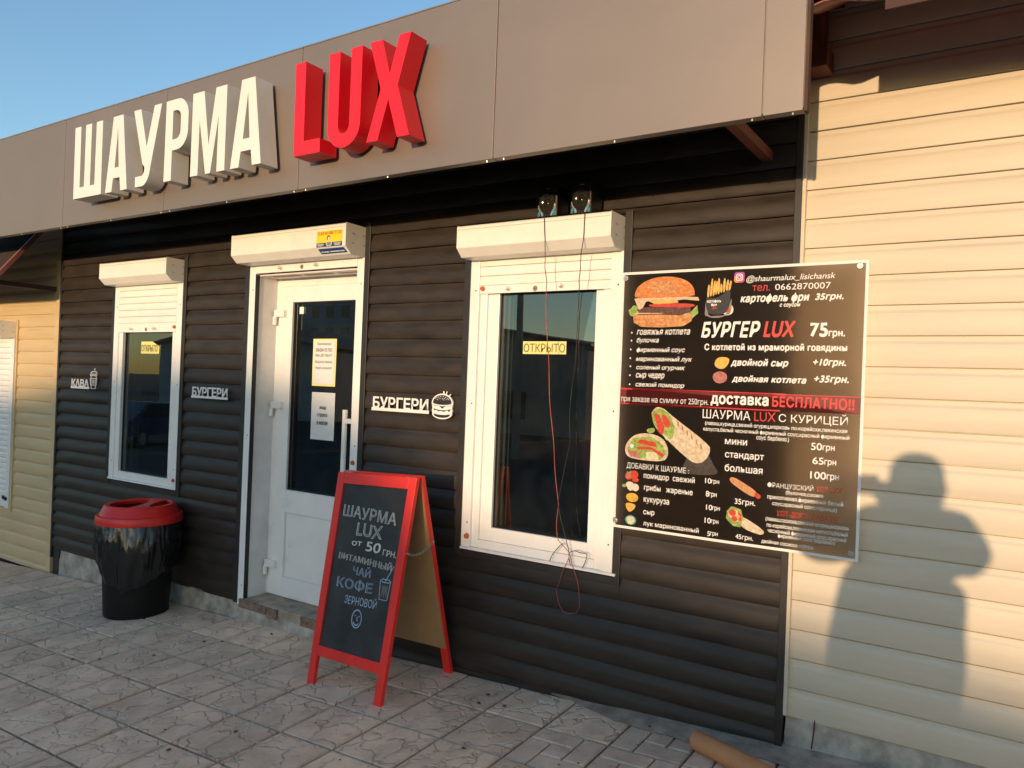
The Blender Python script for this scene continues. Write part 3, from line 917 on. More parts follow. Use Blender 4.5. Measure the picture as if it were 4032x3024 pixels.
LET.append((1, [[(-2.277, T_), (-2.209, T_), (-2.163, 2.691), (-2.117, T_), (-2.056, T_), (-2.118, 2.637), (-2.048, B_), (-2.111, B_), (-2.166, 2.588), (-2.218, B_), (-2.279, B_), (-2.209, 2.636)]]))
for col, loops in LET:
    vs, fs = curve_shape([[sx(p) for p in lp] for lp in loops], .10)
    mb = MB()
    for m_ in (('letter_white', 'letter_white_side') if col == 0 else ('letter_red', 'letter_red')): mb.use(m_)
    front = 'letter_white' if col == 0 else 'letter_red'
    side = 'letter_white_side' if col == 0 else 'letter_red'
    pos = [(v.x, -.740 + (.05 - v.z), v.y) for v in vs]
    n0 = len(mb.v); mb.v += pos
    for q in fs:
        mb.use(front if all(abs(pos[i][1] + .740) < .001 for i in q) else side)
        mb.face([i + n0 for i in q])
    L = mb.build('letter', None, sign)
    mb = MB()
    cx = sum(p[0] for p in pos) / len(pos)
    for z in (2.50, 2.80): mb.tube([(cx + .03, -.64, z), (cx + .03, FY, z)], .006, 6)
    mb.build('spacer', 'steel', L)

# ------------------------------------------------------------------ neighbour on the right
nb = thing('neighbour_building', (1.0, 0, .1), 'beige plank-clad building on the right beside the black kiosk', 'building')
clad(nb, 'beige', -.7125, 3.2, .215, 3.05, .1128, 2.476 + .1128, .012, wav=.0010)
strip(nb, -.7255, -.7115, -.022, .02, .226, 3.0, 'beige', 'corner_trim')
MB().box(-.722, 3.2, .016, .2, .0, 3.05).build('wall', 'soffit', nb)
rough_block(nb, 'plinth', 'concrete', -.72, 3.2, .012, lambda x: gz(x, 0) - .05, .232, 5, .016, 60)
MB().tube([(-.612, .002, .232), (-.612, -.008, .185), (-.617, -.016, .125)], .0030, 6).build('wire_end', 'wire_dark', nb)
# eave of pressed metal tile
def tile_roof(parent, x0, x1, ya, za, yb, zb, m, amp=.014, wl=.18, steps=3, name='roof_sheet', nx=None):
    mb = MB()
    nx = nx or int((x1 - x0) / .03)
    rows = []
    for s in range(steps):
        for t, lift in ((s / steps, .012), ((s + 1) / steps, 0)): rows.append((t, lift))
    for t, lift in rows:
        for k in range(nx + 1):
            x = x0 + (x1 - x0) * k / nx
            w = amp * (.5 + .5 * cos(2 * pi * (x - x0) / wl)) ** .8
            mb.v.append((x, ya + (yb - ya) * t, za + (zb - za) * t + w + lift))
    n1 = nx + 1
    for r in range(len(rows) - 1):
        for k in range(nx): mb.face((r * n1 + k, r * n1 + k + 1, (r + 1) * n1 + k + 1, (r + 1) * n1 + k))
    o = mb.build(name, m, parent, smooth=50)
    sol = o.modifiers.new('thickness', 'SOLIDIFY'); sol.thickness = .006; sol.offset = 1
    return o
tile_roof(nb, -.735, 3.3, -.555, 2.665, 2.5, 4.1, 'tile_red', .022, .19, 9)
MB().box(-.378, 3.3, -.552, -.546, 2.634, 2.72).build('drip_strip', 'wood_dark', nb)
mb = MB(); mb.box(-.705, -.632, -.12, -.001, 2.676, 2.76); mb.box(-.705, -.655, -.118, -.002, 2.7605, 2.925)
mb.build('roof_frame', 'steel_red', shop, bevel=.003)

# ------------------------------------------------------------------ neighbour on the left
nl = thing('neighbour_kiosk', (-7.3, 0, -.15), 'sand-coloured plank-clad kiosk at the left edge with a lowered white shutter', 'building')
clad(nl, 'sand', -9.2, -6.345, -.16, 2.7, .0993, 1.880 + .0993, .004, [(-8.2, -6.955, .27, 1.825)], wav=.0012)
strip(nl, -6.346, -6.281, -.020, .02, -.21, 2.7, 'sand', 'corner_trim')
mb = MB(); mb.box(-9.2, -6.29, .012, .2, -.3, 2.8); mb.build('wall', 'soffit', nl)
strip(nl, -6.972, -6.950, -.022, .01, .25, 1.84, 'sand', 'trim')
strip(nl, -8.2, -6.973, -.022, .01, 1.824, 1.842, 'sand', 'trim')
s4 = roller_shutter(nl, -8.15, -6.974, 1.690, 1.822, -.17, .28)
slats(s4, -8.1, -7.035, 1.70, .28, -.020, .046)
rails(s4, ((-7.034, -6.976),), .275, 1.695)
mb = MB(); mb.disc(-7.05, -.03, .36, .016, .012, 12); mb.disc(-7.008, -.032, .352, .016, .012, 12)
mb.build('end_cap', 'gasket', s4, smooth=40)
tile_roof(nl, -9.3, -6.235, -.525, 2.045, -.10, 2.605, 'tile_dark', .016, .085, 3)
mb = MB(); mb.hexa([(-6.235, -.53, 2.032), (-6.205, -.53, 2.032), (-6.205, -.10, 2.600), (-6.235, -.10, 2.600), (-6.235, -.53, 2.085), (-6.205, -.53, 2.085), (-6.205, -.10, 2.653), (-6.235, -.10, 2.653)])
mb.build('gable_trim', 'tile_red', nl, bevel=.003)
MB().box(-9.3, -6.236, -.530, -.512, 2.028, 2.085).build('eave_board', 'wood_dark', nl)
for x in (-6.37, -7.6):
    MB().box(x - .03, x + .03, -.50, .0, 2.055, 2.09).build('outrigger', 'wood_dark', nl)
    MB().hexa([(x - .02, -.48, 2.06), (x + .02, -.48, 2.06), (x + .02, -.10, 2.54), (x - .02, -.10, 2.54), (x - .02, -.48, 2.10), (x + .02, -.48, 2.10), (x + .02, -.10, 2.59), (x - .02, -.10, 2.59)]).build('rafter', 'wood_dark', nl)

# ------------------------------------------------------------------ letters and emblems on the dark wall
def plaque(name, label, body, x0, x1, zb, zt, base):
    t = thing(name, ((x0 + x1) / 2, -.02, base), label, 'sign')
    def fn(u, v, w): return (x0 + .006 + (x1 - x0 - .012) * u, -.038 - w, zb + (zt - zb) * v)
    c = bpy.data.curves.new('text', 'FONT'); c.body = body; c.resolution_u = 3; c.offset = .022; c.extrude = .05
    o = bpy.data.objects.new('text', c); me = bpy.data.meshes.new_from_object(o)
    vs = [v.co.copy() for v in me.vertices]; fs = [tuple(p.vertices) for p in me.polygons]
    bpy.data.objects.remove(o); bpy.data.curves.remove(c); bpy.data.meshes.remove(me)
    a0 = min(v.x for v in vs); a1 = max(v.x for v in vs); b0 = min(v.y for v in vs); b1 = max(v.y for v in vs)
    mb = MB(); mb.add([(x0 + .008 + (x1 - x0 - .014) * (v.x - a0) / (a1 - a0), -.0375 - v.z * .04, zb + (zt - zb) * (v.y - b0) / (b1 - b0)) for v in vs], fs)
    mb.build('lettering', 'white', t)
    MB().box(x0, x1, -.0403, -.0345, base, zb + .003).build('base_bar', 'white', t, bevel=.001)
    mb = MB()
    for x in (x0 + .03, x1 - .03): mb.tube([(x, -.03, base + .006), (x, -.010, base + .006)], .003, 6)
    mb.build('spacer', 'steel', t)
    return t
plaque('burger_sign', 'white letters БУРГЕРИ on the black wall between left window and door', 'БУРГЕРИ', -4.519, -4.143, 1.305, 1.366, 1.294)
plaque('coffee_sign', 'white letters КАВА on the black wall left of the left window', 'КАВА', -6.032, -5.773, 1.318, 1.377, 1.305)
plaque('burger_sign', 'white letters БУРГЕРИ between door and right window, next to a burger emblem', 'БУРГЕРИ', -2.915, -2.518, 1.305, 1.366, 1.291)

def cut_plate(parent, name, loops, y, d, m):
    vs, fs = curve_shape(loops, d)
    return MB().add([(v.x, y - v.z, v.y) for v in vs], fs).build(name, m, parent)
def line_strip(mb, pts, w, y):
    """flat ribbon along a polyline in the wall plane"""
    pts = [Vector((p[0], p[1])) for p in pts]
    L_, R_ = [], []
    for i, p in enumerate(pts):
        d = (pts[min(i + 1, len(pts) - 1)] - pts[max(i - 1, 0)])
        d = d.normalized() if d.length else Vector((1, 0))
        nn = Vector((-d.y, d.x)) * w / 2
        L_.append(p + nn); R_.append(p - nn)
    n = len(pts)
    mb.add([(p.x, y, p.y) for p in L_ + R_], [(i, i + 1, n + i + 1, n + i) for i in range(n - 1)])
# coffee cup emblem
t = thing('cup_emblem', (-5.71, -.02, 1.308), 'white outline of a paper coffee cup with a straw beside КАВА', 'sign')
mb = MB(); y = -.036
cup = [(-5.757, 1.418), (-5.669, 1.418), (-5.669, 1.428), (-5.683, 1.436), (-5.735, 1.436), (-5.748, 1.428), (-5.757, 1.418)]
def P_(a, b): return a
for pl in (cup, [(-5.757, 1.418), (-5.757, 1.407), (-5.669, 1.407), (-5.669, 1.418)], [(-5.750, 1.407), (-5.741, 1.310), (-5.686, 1.310), (-5.676, 1.407)],
           [(-5.757, 1.386), (-5.669, 1.386), (-5.676, 1.338), (-5.750, 1.338), (-5.757, 1.386)], [(-5.704, 1.436), (-5.700, 1.456), (-5.694, 1.460)]):
    line_strip(mb, pl, .0052, y)
line_strip(mb, [(-5.713 + .012 * cos(a * .5), 1.362 + .013 * sin(a * .5)) for a in range(14)], .0035, y)
line_strip(mb, [(-5.722, 1.355), (-5.712, 1.364), (-5.704, 1.370)], .0035, y)
o = mb.build('outline', 'white', t)
o.modifiers.new('thickness', 'SOLIDIFY').thickness = .006
MB().box(-5.73, -5.69, -.034, -.012, 1.34, 1.384).build('spacer', 'dark_trim', t)
# burger emblem
t = thing('burger_emblem', (-2.433, -.02, 1.27), 'round white cut-out burger emblem beside БУРГЕРИ and the right window', 'sign')
cx, W_ = -2.433, .066
def ell(cx, cz, rx, rz, a0, a1, n=18): return arc(cx, cz, rx, rz, a0, a1, n)
out = ell(cx, 1.348, .068, .050, 0, 180, 22) + [(cx - .064, 1.335), (cx - .062, 1.322), (cx - .066, 1.314), (cx - .062, 1.300)] + ell(cx, 1.296, .063, .027, 180, 360, 20) + [(cx + .062, 1.300), (cx + .066, 1.314), (cx + .062, 1.322), (cx + .064, 1.335)]
cut_plate(t, 'plate', [out], -.034, .010, 'white')
mb = MB()
yy = -.0395
mb.flat(ell(cx, 1.351, .060, .040, 2, 178, 20) + ell(cx, 1.351, .060, .010, 180, 360, 12), yy)
mb.flat([(cx - .05, 1.336), (cx - .02, 1.335), (cx + .002, 1.322), (cx + .022, 1.335), (cx + .05, 1.337), (cx + .066, 1.341), (cx, 1.334), (cx - .064, 1.340)], yy)
mb.flat([(cx - .058, 1.322)] + [(cx - .058 + .0116 * k, 1.311 + .004 * ((k * 7) % 3 - 1)) for k in range(1, 10)] + [(cx + .058, 1.322), (cx + .03, 1.316), (cx, 1.314), (cx - .03, 1.317)], yy)
mb.flat([(cx - .054, 1.296), (cx - .02, 1.291), (cx + .02, 1.291), (cx + .054, 1.296)] + ell(cx, 1.292, .052, .016, 0, -180, 12), yy)
mb.build('dark_fill', 'dark_trim', t)
mb = MB()
for k, (dx, dz) in enumerate(((-.045, .372), (-.035, .377), (-.024, .380), (-.010, .382), (.006, .383), (.022, .380), (.035, .375), (-.030, .367), (-.015, .373), (.001, .372), (.014, .374), (.008, .366), (.027, .369), (.042, .370))):
    mb.flat(arc(cx + dx, 1 + dz, .0026, .0026, 0, 324, 7), yy - .0006)
mb.build('seeds', 'white', t)
mb = MB()
for a, b in (((cx + .006, 1.396), (cx + .004, 1.410)), ((cx + .020, 1.395), (cx + .026, 1.410)), ((cx + .040, 1.388), (cx + .050, 1.396))): mb.tube([(a[0], -.034, a[1]), (b[0], -.034, b[1])], .0034, 8)
mb.build('sticks', 'white', t)
MB().box(cx - .03, cx + .03, -.029, -.012, 1.30, 1.37).build('spacer', 'dark_trim', t)

# ------------------------------------------------------------------ paper notices
def notice(name, label, x0, x1, z0, z1, y, lines, m, ink, border=None, tilt=0., curl=None):
    t = thing(name, ((x0 + x1) / 2, y, z0), label, 'notice')
    mb = MB(); nx = 8
    for k in range(nx + 1):
        x = x0 + (x1 - x0) * k / nx
        zt = z1 + tilt * (k / nx)
        if curl and k >= 6: zt -= curl * (k - 5) * .5
        for z in (z0 + tilt * (k / nx) * .3, (z0 + zt) / 2, zt):
            mb.v.append((x, y - .0015 * noise.noise((x * 14, z * 9, 2)), z))
    for k in range(nx):
        for j in range(2): mb.face((k * 3 + j, k * 3 + 3 + j, k * 3 + 4 + j, k * 3 + 1 + j))
    mb.build('sheet', m, t, smooth=60)
    if border:
        MB().add([(x0 + .012, y - .0022, z0 + .012), (x1 - .012, y - .0022, z0 + .012), (x1 - .012, y - .0022, z1 - .012), (x0 + .012, y - .0022, z1 - .012)], [(0, 1, 2, 3)]).build('inner_sheet', border, t)
    for body, a, b, c, d, st in lines:
        wall_text(t, 'lettering', body, a, b, c, d, y - .0030, ink, st)
    return t
notice('open_notice', 'yellow strip ОТКРЫТО behind the right window glass', -1.998, -1.760, 1.606, 1.666, .0165, [('ОТКРЫТО', -1.992, -1.766, 1.614, 1.656, 'r')], 'paper_y', 'ink_brown')
notice('open_notice', 'small crumpled yellow ОТКРЫТО slip on the left window', -5.185, -4.968, 1.578, 1.662, .004, [('ОТКРЫТО', -5.178, -4.985, 1.592, 1.640, 'r')], 'paper_y', 'ink_brown', curl=.022)
notice('order_notice', 'yellow-bordered sheet about phone orders on the door glass', -3.597, -3.397, 1.405, 1.690, .1505,
       [('Принимаем', -3.560, -3.440, 1.648, 1.668, 'r'), ('заказы по тел.', -3.572, -3.428, 1.612, 1.633, 'r'), ('066-287-00-07', -3.572, -3.430, 1.582, 1.599, 'r'), ('Выдача заказа', -3.572, -3.428, 1.540, 1.562, 'r'), ('Через окошко!', -3.572, -3.428, 1.502, 1.524, 'r')], 'paper_y', 'ink', border='paper_w')
notice('mask_notice', 'plain white sheet below the yellow one on the door glass', -3.592, -3.393, 1.082, 1.367, .1505,
       [('вход', -3.520, -3.466, 1.262, 1.284, 's'), ('строго', -3.538, -3.450, 1.216, 1.240, 's'), ('в маске', -3.540, -3.446, 1.172, 1.194, 's')], 'paper_w', 'ink')
# sticker on the door's shutter box
t = thing('guard_sticker', (-3.143, -.175, 2.15), 'yellow and blue ОХРАНЯЕТСЯ sticker on the shutter box over the door', 'sticker')
ys = -.1768
mb = MB(); mb.add([(-3.242, ys, 2.188), (-3.046, ys, 2.188), (-3.046, ys, 2.252), (-3.242, ys, 2.252)], [(0, 1, 2, 3)]); mb.build('yellow_field', 'st_yellow', t)
mb = MB(); mb.add([(-3.242, ys, 2.1675), (-3.046, ys, 2.1675), (-3.046, ys, 2.188), (-3.242, ys, 2.188), (-3.232, -.1440, 2.1335), (-3.034, -.1440, 2.1335)], [(0, 1, 2, 3), (4, 5, 1, 0)]); mb.build('blue_field', 'st_blue', t)
wall_text(t, 'lettering', 'ОХРАНЯЕТСЯ', -3.234, -3.054, 2.230, 2.248, ys - .0008, 'print_red', 'b')
mb = MB(); mb.use('f_dish'); mb.flat([(-3.166, 2.192), (-3.124, 2.195), (-3.122, 2.176), (-3.130, 2.168), (-3.158, 2.168), (-3.167, 2.178)], ys - .0010)
mb.use('brass'); mb.flat([(-3.161, 2.189), (-3.128, 2.191), (-3.128, 2.175), (-3.144, 2.1685), (-3.161, 2.176)], ys - .0016); mb.use('ink'); mb.flat(arc(-3.148, 2.212, .014, .014, 20, 250, 10), ys - .0012)
mb.use('f_dish'); mb.flat(arc(-3.146, 2.209, .009, .010, 0, 324, 9), ys - .0018); mb.build('shield', None, t)
for a, b in ((-3.236, -3.182), (-3.108, -3.052)):
    mb = MB()
    for k in range(3): mb.box(a + .004 * k, b - .003 * k, ys - .0012, ys - .0008, 2.180 - .005 * k, 2.1825 - .005 * k)
    mb.build('small_print', 'f_dish', t)
mb = MB()
for a, b in ((-3.224, -3.206), (-3.202, -3.164), (-3.156, -3.082), (-3.079, -3.046)):
    mb.add([(a, -.1505, 2.1395), (b, -.1505, 2.1395), (b - .002, -.1562, 2.1448), (a - .002, -.1562, 2.1448)], [(0, 1, 2, 3)])
mb.build('small_print', 'f_dish', t)

# ------------------------------------------------------------------ menu banner
BX, BZ, BW, BH = -1.452, .860, .980, 1.098
def by(u, v):
    """relief of the hanging sheet"""
    return -.060 - .0045 * noise.noise((u * 3.1, v * 2.3, 4)) - .006 * sin(pi * u / BW) * sin(pi * v / BH) + .010 * (u / BW - .5) * 0
ban = thing('menu_banner', (-.96, -.06, .86), 'square black menu banner with burgers and prices, screwed over the wall joint', 'banner')
def sheet(x0, x1, z0, z1, dy, m, name, nx=20, nz=20):
    mb = MB()
    for j in range(nz + 1):
        for i in range(nx + 1):
            u = x0 + (x1 - x0) * i / nx; v = z0 + (z1 - z0) * j / nz
            mb.v.append((BX + u, by(u, v) + dy, BZ + v))
    for j in range(nz):
        for i in range(nx): mb.face((j * (nx + 1) + i, j * (nx + 1) + i + 1, (j + 1) * (nx + 1) + i + 1, (j + 1) * (nx + 1) + i))
    return mb.build(name, m, ban, smooth=70)
bd = .0105
sheet(bd, BW - bd, bd, BH - bd, 0, 'banner', 'printed_sheet', 40, 40)
for a in ((0, BW, 0, bd), (0, BW, BH - bd, BH), (0, bd, bd, BH - bd), (BW - bd, BW, bd, BH - bd)):
    sheet(*a, 0, 'banner_edge', 'white_border', 24 if a[1] - a[0] > .1 else 1, 24 if a[3] - a[2] > .1 else 1)
for k, (u, v) in enumerate(((.018, 1.073), (.950, 1.077), (.010, .030), (.955, .028))):
    o = MB().disc(BX + u, by(u, v) - .001, BZ + v, .0125, .002, 20).build('washer', 'steel', ban, smooth=40)
    mb = MB(); mb.disc(BX + u, by(u, v) - .003, BZ + v, .0065, .005, 6); mb.tube([(BX + u, by(u, v), BZ + v), (BX + u, -.004, BZ + v)], .003, 6); mb.build('screw_head', 'steel', o)
def bflat(mb, pts, lay): 
    """filled print in banner coordinates; lay = how many coats above the sheet"""
    t = tessellate_polygon([[Vector((p[0], p[1], 0)) for p in pts]])
    return mb.add([(BX + p[0], by(p[0], p[1]) - .0010 - .0004 * lay, BZ + p[1]) for p in pts], [tuple(q) for q in t])
# red delivery band
def brect(mb, x0, x1, z0, z1, lay, n=12):
    bflat(mb, [(x0 + (x1 - x0) * k / n, z0) for k in range(n + 1)] + [(x1 - (x1 - x0) * k / n, z1) for k in range(n + 1)], lay)
mb = MB(); mb.use('f_band'); brect(mb, bd, BW - bd, .535, .597, 0)
mb.use('print_red'); brect(mb, bd, BW * .72, .594, .601, 1); brect(mb, BW * .72, BW - bd, .596, .599, 1); brect(mb, bd, BW * .70, .532, .537, 1)
mb.build('red_band', None, ban)
MENU_TEXT = [
  ('@shaurmalux_lisichansk', 0.538, 0.867, 1.0294, 1.0591, 'i', 'w'),
  ('тел.', 0.563, 0.63, 0.9971, 1.0202, 'r', 'r'),
  ('0662870007', 0.65, 0.852, 0.9986, 1.0222, 'r', 'w'),
  ('картофель фри', 0.518, 0.778, 0.9468, 0.9849, 'I', 'w'),
  ('35грн.', 0.798, 0.898, 0.9502, 0.981, 'I', 'w'),
  ('с соусом', 0.67, 0.746, 0.9294, 0.9461, 'I', 'w'),
  ('БУРГЕР', 0.364, 0.6, 0.815, 0.8803, 'I', 'w'),
  ('LUX', 0.612, 0.733, 0.8154, 0.8806, 'I', 'r'),
  ('75', 0.785, 0.848, 0.8173, 0.8711, 'h', 'w'),
  ('грн.', 0.85, 0.908, 0.8127, 0.8411, 'h', 'w'),
  ('С котлетой из мраморной говядины', 0.38, 0.917, 0.7589, 0.7922, 'h', 'w'),
  ('двойной сыр', 0.49, 0.711, 0.6979, 0.7328, 'I', 'w'),
  ('+10грн.', 0.8, 0.915, 0.7038, 0.7367, 'I', 'w'),
  ('двойная котлета', 0.497, 0.779, 0.6366, 0.6677, 'I', 'w'),
  ('+35грн.', 0.806, 0.927, 0.6415, 0.6744, 'I', 'w'),
  ('говяжья котлета', 0.079, 0.317, 0.8281, 0.8501, 's', 'w'),
  ('булочка', 0.08, 0.181, 0.7901, 0.8166, 's', 'w'),
  ('фирменный соус', 0.081, 0.298, 0.7501, 0.7766, 's', 'w'),
  ('маринованный лук', 0.08, 0.33, 0.7116, 0.7376, 's', 'w'),
  ('соленый огурчик', 0.083, 0.301, 0.6766, 0.7016, 's', 'w'),
  ('сыр чедер', 0.083, 0.213, 0.6402, 0.6666, 's', 'w'),
  ('свежий помидор', 0.083, 0.301, 0.6042, 0.6292, 's', 'w'),
  ('картофель', 0.382, 0.44, 0.9541, 0.9693, 'h', 'w'),
  ('фри', 0.4, 0.424, 0.9413, 0.9537, 'h', 'w'),
  ('LUX', 0.405, 0.423, 0.9299, 0.9412, 'h', 'r'),
  ('при заказе на сумму от 250грн.', 0.018, 0.405, 0.5368, 0.567, 'r', 'w'),
  ('доставка', 0.414, 0.643, 0.5425, 0.5858, 'h', 'w'),
  ('БЕСПЛАТНО!!', 0.656, 0.949, 0.5482, 0.5919, 'h', 'r'),
  ('ШАУРМА', 0.383, 0.575, 0.4912, 0.5267, 'r', 'w'),
  ('LUX', 0.59, 0.672, 0.4902, 0.5267, 'r', 'r'),
  ('С КУРИЦЕЙ', 0.683, 0.928, 0.4866, 0.5314, 'r', 'w'),
  ('(лаваш,курица,свежий огурец,морковь по-корейски,пекинская', 0.394, 0.928, 0.4596, 0.4808, 'b', 'w'),
  ('капуста,белый чесночный фирменный соус,красный фирменный', 0.388, 0.936, 0.436, 0.4568, 'b', 'w'),
  ('соус барбекю.)', 0.601, 0.724, 0.4142, 0.4369, 'b', 'w'),
  ('мини', 0.478, 0.566, 0.3923, 0.4132, 'b', 'w'),
  ('стандарт', 0.48, 0.633, 0.3333, 0.3612, 'b', 'w'),
  ('большая', 0.481, 0.63, 0.2854, 0.3147, 'b', 'w'),
  ('50', 0.804, 0.843, 0.3944, 0.422, 'b', 'w'),
  ('грн', 0.845, 0.887, 0.3902, 0.4149, 'b', 'w'),
  ('65', 0.811, 0.851, 0.3423, 0.3686, 'b', 'w'),
  ('грн', 0.853, 0.894, 0.3377, 0.3616, 'b', 'w'),
  ('100', 0.805, 0.861, 0.2873, 0.3153, 'b', 'w'),
  ('грн', 0.863, 0.906, 0.283, 0.309, 'b', 'w'),
  ('ДОБАВКИ К ШАУРМЕ :', 0.057, 0.334, 0.255, 0.284, 'r', 'w'),
  ('помидор  свежий', 0.137, 0.36, 0.2179, 0.2484, 'b', 'w'),
  ('10', 0.403, 0.429, 0.229, 0.2507, 'b', 'w'),
  ('грн', 0.429, 0.461, 0.2268, 0.2456, 'b', 'w'),
  ('грибы   жареные', 0.14, 0.353, 0.1677, 0.1982, 'b', 'w'),
  ('8', 0.408, 0.421, 0.1761, 0.1996, 'b', 'w'),
  ('грн', 0.421, 0.453, 0.1728, 0.194, 'b', 'w'),
  ('кукуруза', 0.14, 0.253, 0.1167, 0.1438, 'b', 'w'),
  ('10', 0.411, 0.437, 0.1231, 0.1447, 'b', 'w'),
  ('грн', 0.437, 0.468, 0.1206, 0.1402, 'b', 'w'),
  ('сыр', 0.14, 0.19, 0.0658, 0.0895, 'b', 'w'),
  ('10', 0.407, 0.433, 0.0698, 0.0919, 'b', 'w'),
  ('грн', 0.433, 0.464, 0.0675, 0.0871, 'b', 'w'),
  ('лук маринованный', 0.141, 0.384, 0.0096, 0.0361, 'b', 'w'),
  ('5', 0.42, 0.432, 0.0173, 0.0369, 'b', 'w'),
  ('грн', 0.432, 0.463, 0.0143, 0.033, 'b', 'w'),
  ('35грн.', 0.526, 0.606, 0.1546, 0.1822, 'b', 'w'),
  ('45грн.', 0.534, 0.602, 0.0193, 0.0432, 'b', 'w'),
  ('ФРАНЦУЗСКИЙ', 0.65, 0.818, 0.236, 0.2639, 'r', 'w'),
  ('ХОТ-ДОГ', 0.828, 0.922, 0.2379, 0.261, 'r', 'r'),
  ('(булочка,сосика', 0.719, 0.854, 0.2151, 0.2342, 'b', 'w'),
  ('прикопченая,фирменный белый', 0.651, 0.923, 0.1909, 0.2129, 'b', 'w'),
  ('соус,красный соус,горчица)', 0.67, 0.903, 0.1678, 0.1885, 'b', 'w'),
  ('ХОТ-ДОГ В ЛАВАШЕ', 0.687, 0.907, 0.1299, 0.154, 'r', 'r'),
  ('(лаваш,сосиска,свежий огурец,морковь', 0.647, 0.947, 0.1064, 0.1271, 'b', 'w'),
  ('по-корейски,пекинская капуста,белый', 0.652, 0.942, 0.0825, 0.1037, 'b', 'w'),
  ('чесночный фирменный соус,красный', 0.657, 0.938, 0.0616, 0.0831, 'b', 'w'),
  ('фирменный соус барбекю.)', 0.695, 0.9, 0.0466, 0.0667, 'b', 'w'),
  ('двойная сосиска +20грн.', 0.634, 0.828, 0.0177, 0.037, 'b', 'w'),
]
for body, u0, u1, v0, v1, st, co in MENU_TEXT:
    if v0 < .019: v0, v1 = .019, v1 + .019 - v0
    mb = MB()
    def fn(u, v, w): 
        a, b = u0 + (u1 - u0) * u, v0 + (v1 - v0) * v
        return (BX + a, by(a, b) - .0042 - w * .0003, BZ + b)
    text_mb(mb, body, st, fn)
    mb.build('lettering', 'print_white' if co == 'w' else 'print_red', ban)
mb = MB()
for u, v in ((.055, .838), (.055, .804), (.053, .766), (.053, .729), (.055, .694), (.054, .656), (.055, .617)): bflat(mb, arc(u, v, .0036, .0036, 0, 324, 9), 6)
mb.build('bullet_points', 'print_white', ban)
def chaikin(pts, n=2):
    for _ in range(n):
        out = []
        for k, p in enumerate(pts):
            q = pts[(k + 1) % len(pts)]
            out += [(p[0] * .75 + q[0] * .25, p[1] * .75 + q[1] * .25), (p[0] * .25 + q[0] * .75, p[1] * .25 + q[1] * .75)]
        pts = out
    return pts
def pic(name, x0, z0, w, h, shapes, soft=True):
    mb = MB()
    for k, (m, pts) in enumerate(shapes):
        if soft and len(pts) < 40: pts = chaikin(pts, 2 if len(pts) < 14 else 1)
        mb.use(m); bflat(mb, [(x0 + p[0] * w, z0 + p[1] * h) for p in pts], 1 + k * .35)
    return mb.build(name, None, ban)
def ragged(pts, amp, seed, n=3):
    out = []
    for i, p in enumerate(pts):
        q = pts[(i + 1) % len(pts)]
        for k in range(n):
            t = k / n
            out.append((p[0] + (q[0] - p[0]) * t + amp * noise.noise((i + t, seed, .5)), p[1] + (q[1] - p[1]) * t + amp * noise.noise((i + t, seed, 7.5))))
    return out
E_ = lambda cx, cz, rx, rz, a0=0, a1=345, n=23: arc(cx, cz, rx, rz, a0, a1, n)
pic('burger_picture', .030, .860, .318, .212, [
    ('f_lettuce', ragged([(.0, .36), (.08, .46), (.2, .40), (.2, .2), (.06, .24)], .03, 1, 5)),
    ('f_lettuce', ragged([(.66, .34), (.84, .38), (.90, .30), (1.0, .42), (.98, .24), (.88, .14), (.70, .16)], .03, 2, 5)),
    ('f_bun2', ragged([(.09, .26), (.90, .26), (.91, .12), (.80, .02), (.5, .0), (.2, .02), (.10, .10)], .012, 3, 4)),
    ('f_sauce', ragged([(.10, .27), (.4, .24), (.52, .12), (.62, .22), (.8, .2), (.88, .28), (.5, .34), (.2, .33)], .012, 9, 4)),
    ('f_patty', ragged([(.13, .36), (.3, .40), (.9, .38), (.9, .28), (.7, .21), (.4, .21), (.18, .24)], .02, 4, 5)),
    ('f_cheese', [(.32, .40), (.72, .39), (.62, .30), (.56, .26), (.48, .32), (.36, .36)]),
    ('f_tomato', [(.30, .47), (.95, .46), (.94, .37), (.5, .40), (.32, .41)]),
    ('f_fries', ragged([(.28, .54), (.7, .55), (.72, .48), (.4, .46)], .012, 5, 4)),
    ('f_sauce', ragged([(.10, .58), (.5, .62), (.99, .58), (1.0, .50), (.8, .53), (.6, .52), (.4, .55), (.26, .52), (.22, .38), (.16, .36), (.12, .48)], .014, 6, 4)),
    ('f_bun', [(.11, .60)] + [(.52 + .42 * cos(radians(a)), .62 + .38 * sin(radians(a)) ** .85) for a in range(178, 0, -8)] + [(.94, .60), (.5, .575)]),
    ('f_patty', [(.13, .60), (.5, .578), (.92, .60), (.5, .590)]),
    ('f_bun2', [(.2, .66)] + [(.46 + .26 * cos(radians(a)), .66 + .25 * sin(radians(a))) for a in range(176, 0, -12)] + [(.66, .64)]),
] + [('f_dish', E_(.3 + .07 * k, .80 + .1 * sin(k * 2.1), .010, .010, 0, 300, 5)) for k in range(8)])
fr = [('f_glow', ragged([(.0, .0), (.02, .38), (.16, -.02), (.8, .0), (1.0, .46), (.98, .04), (.6, -.06), (.2, -.06)], .02, 2, 2)), ('f_box', [(.02, .50), (.06, .06), (.55, .0), (.92, .10), (.97, .72), (.6, .50), (.3, .44)])]
for k in range(9):
    x = .06 + .10 * k
    fr.append(('f_fries', [(x, .46 + .03 * (k % 2) + .02 * k), (x + .09, .46 + .025 * k), (x + .10 + .03 * sin(k), .82 + .16 * abs(sin(k * 1.9))), (x + .02 + .03 * sin(k), .80 + .17 * abs(sin(k * 1.9)))]))
fr.append(('f_box', [(.02, .52), (.06, .06), (.55, .0), (.92, .10), (.97, .72), (.60, .50), (.28, .43)]))
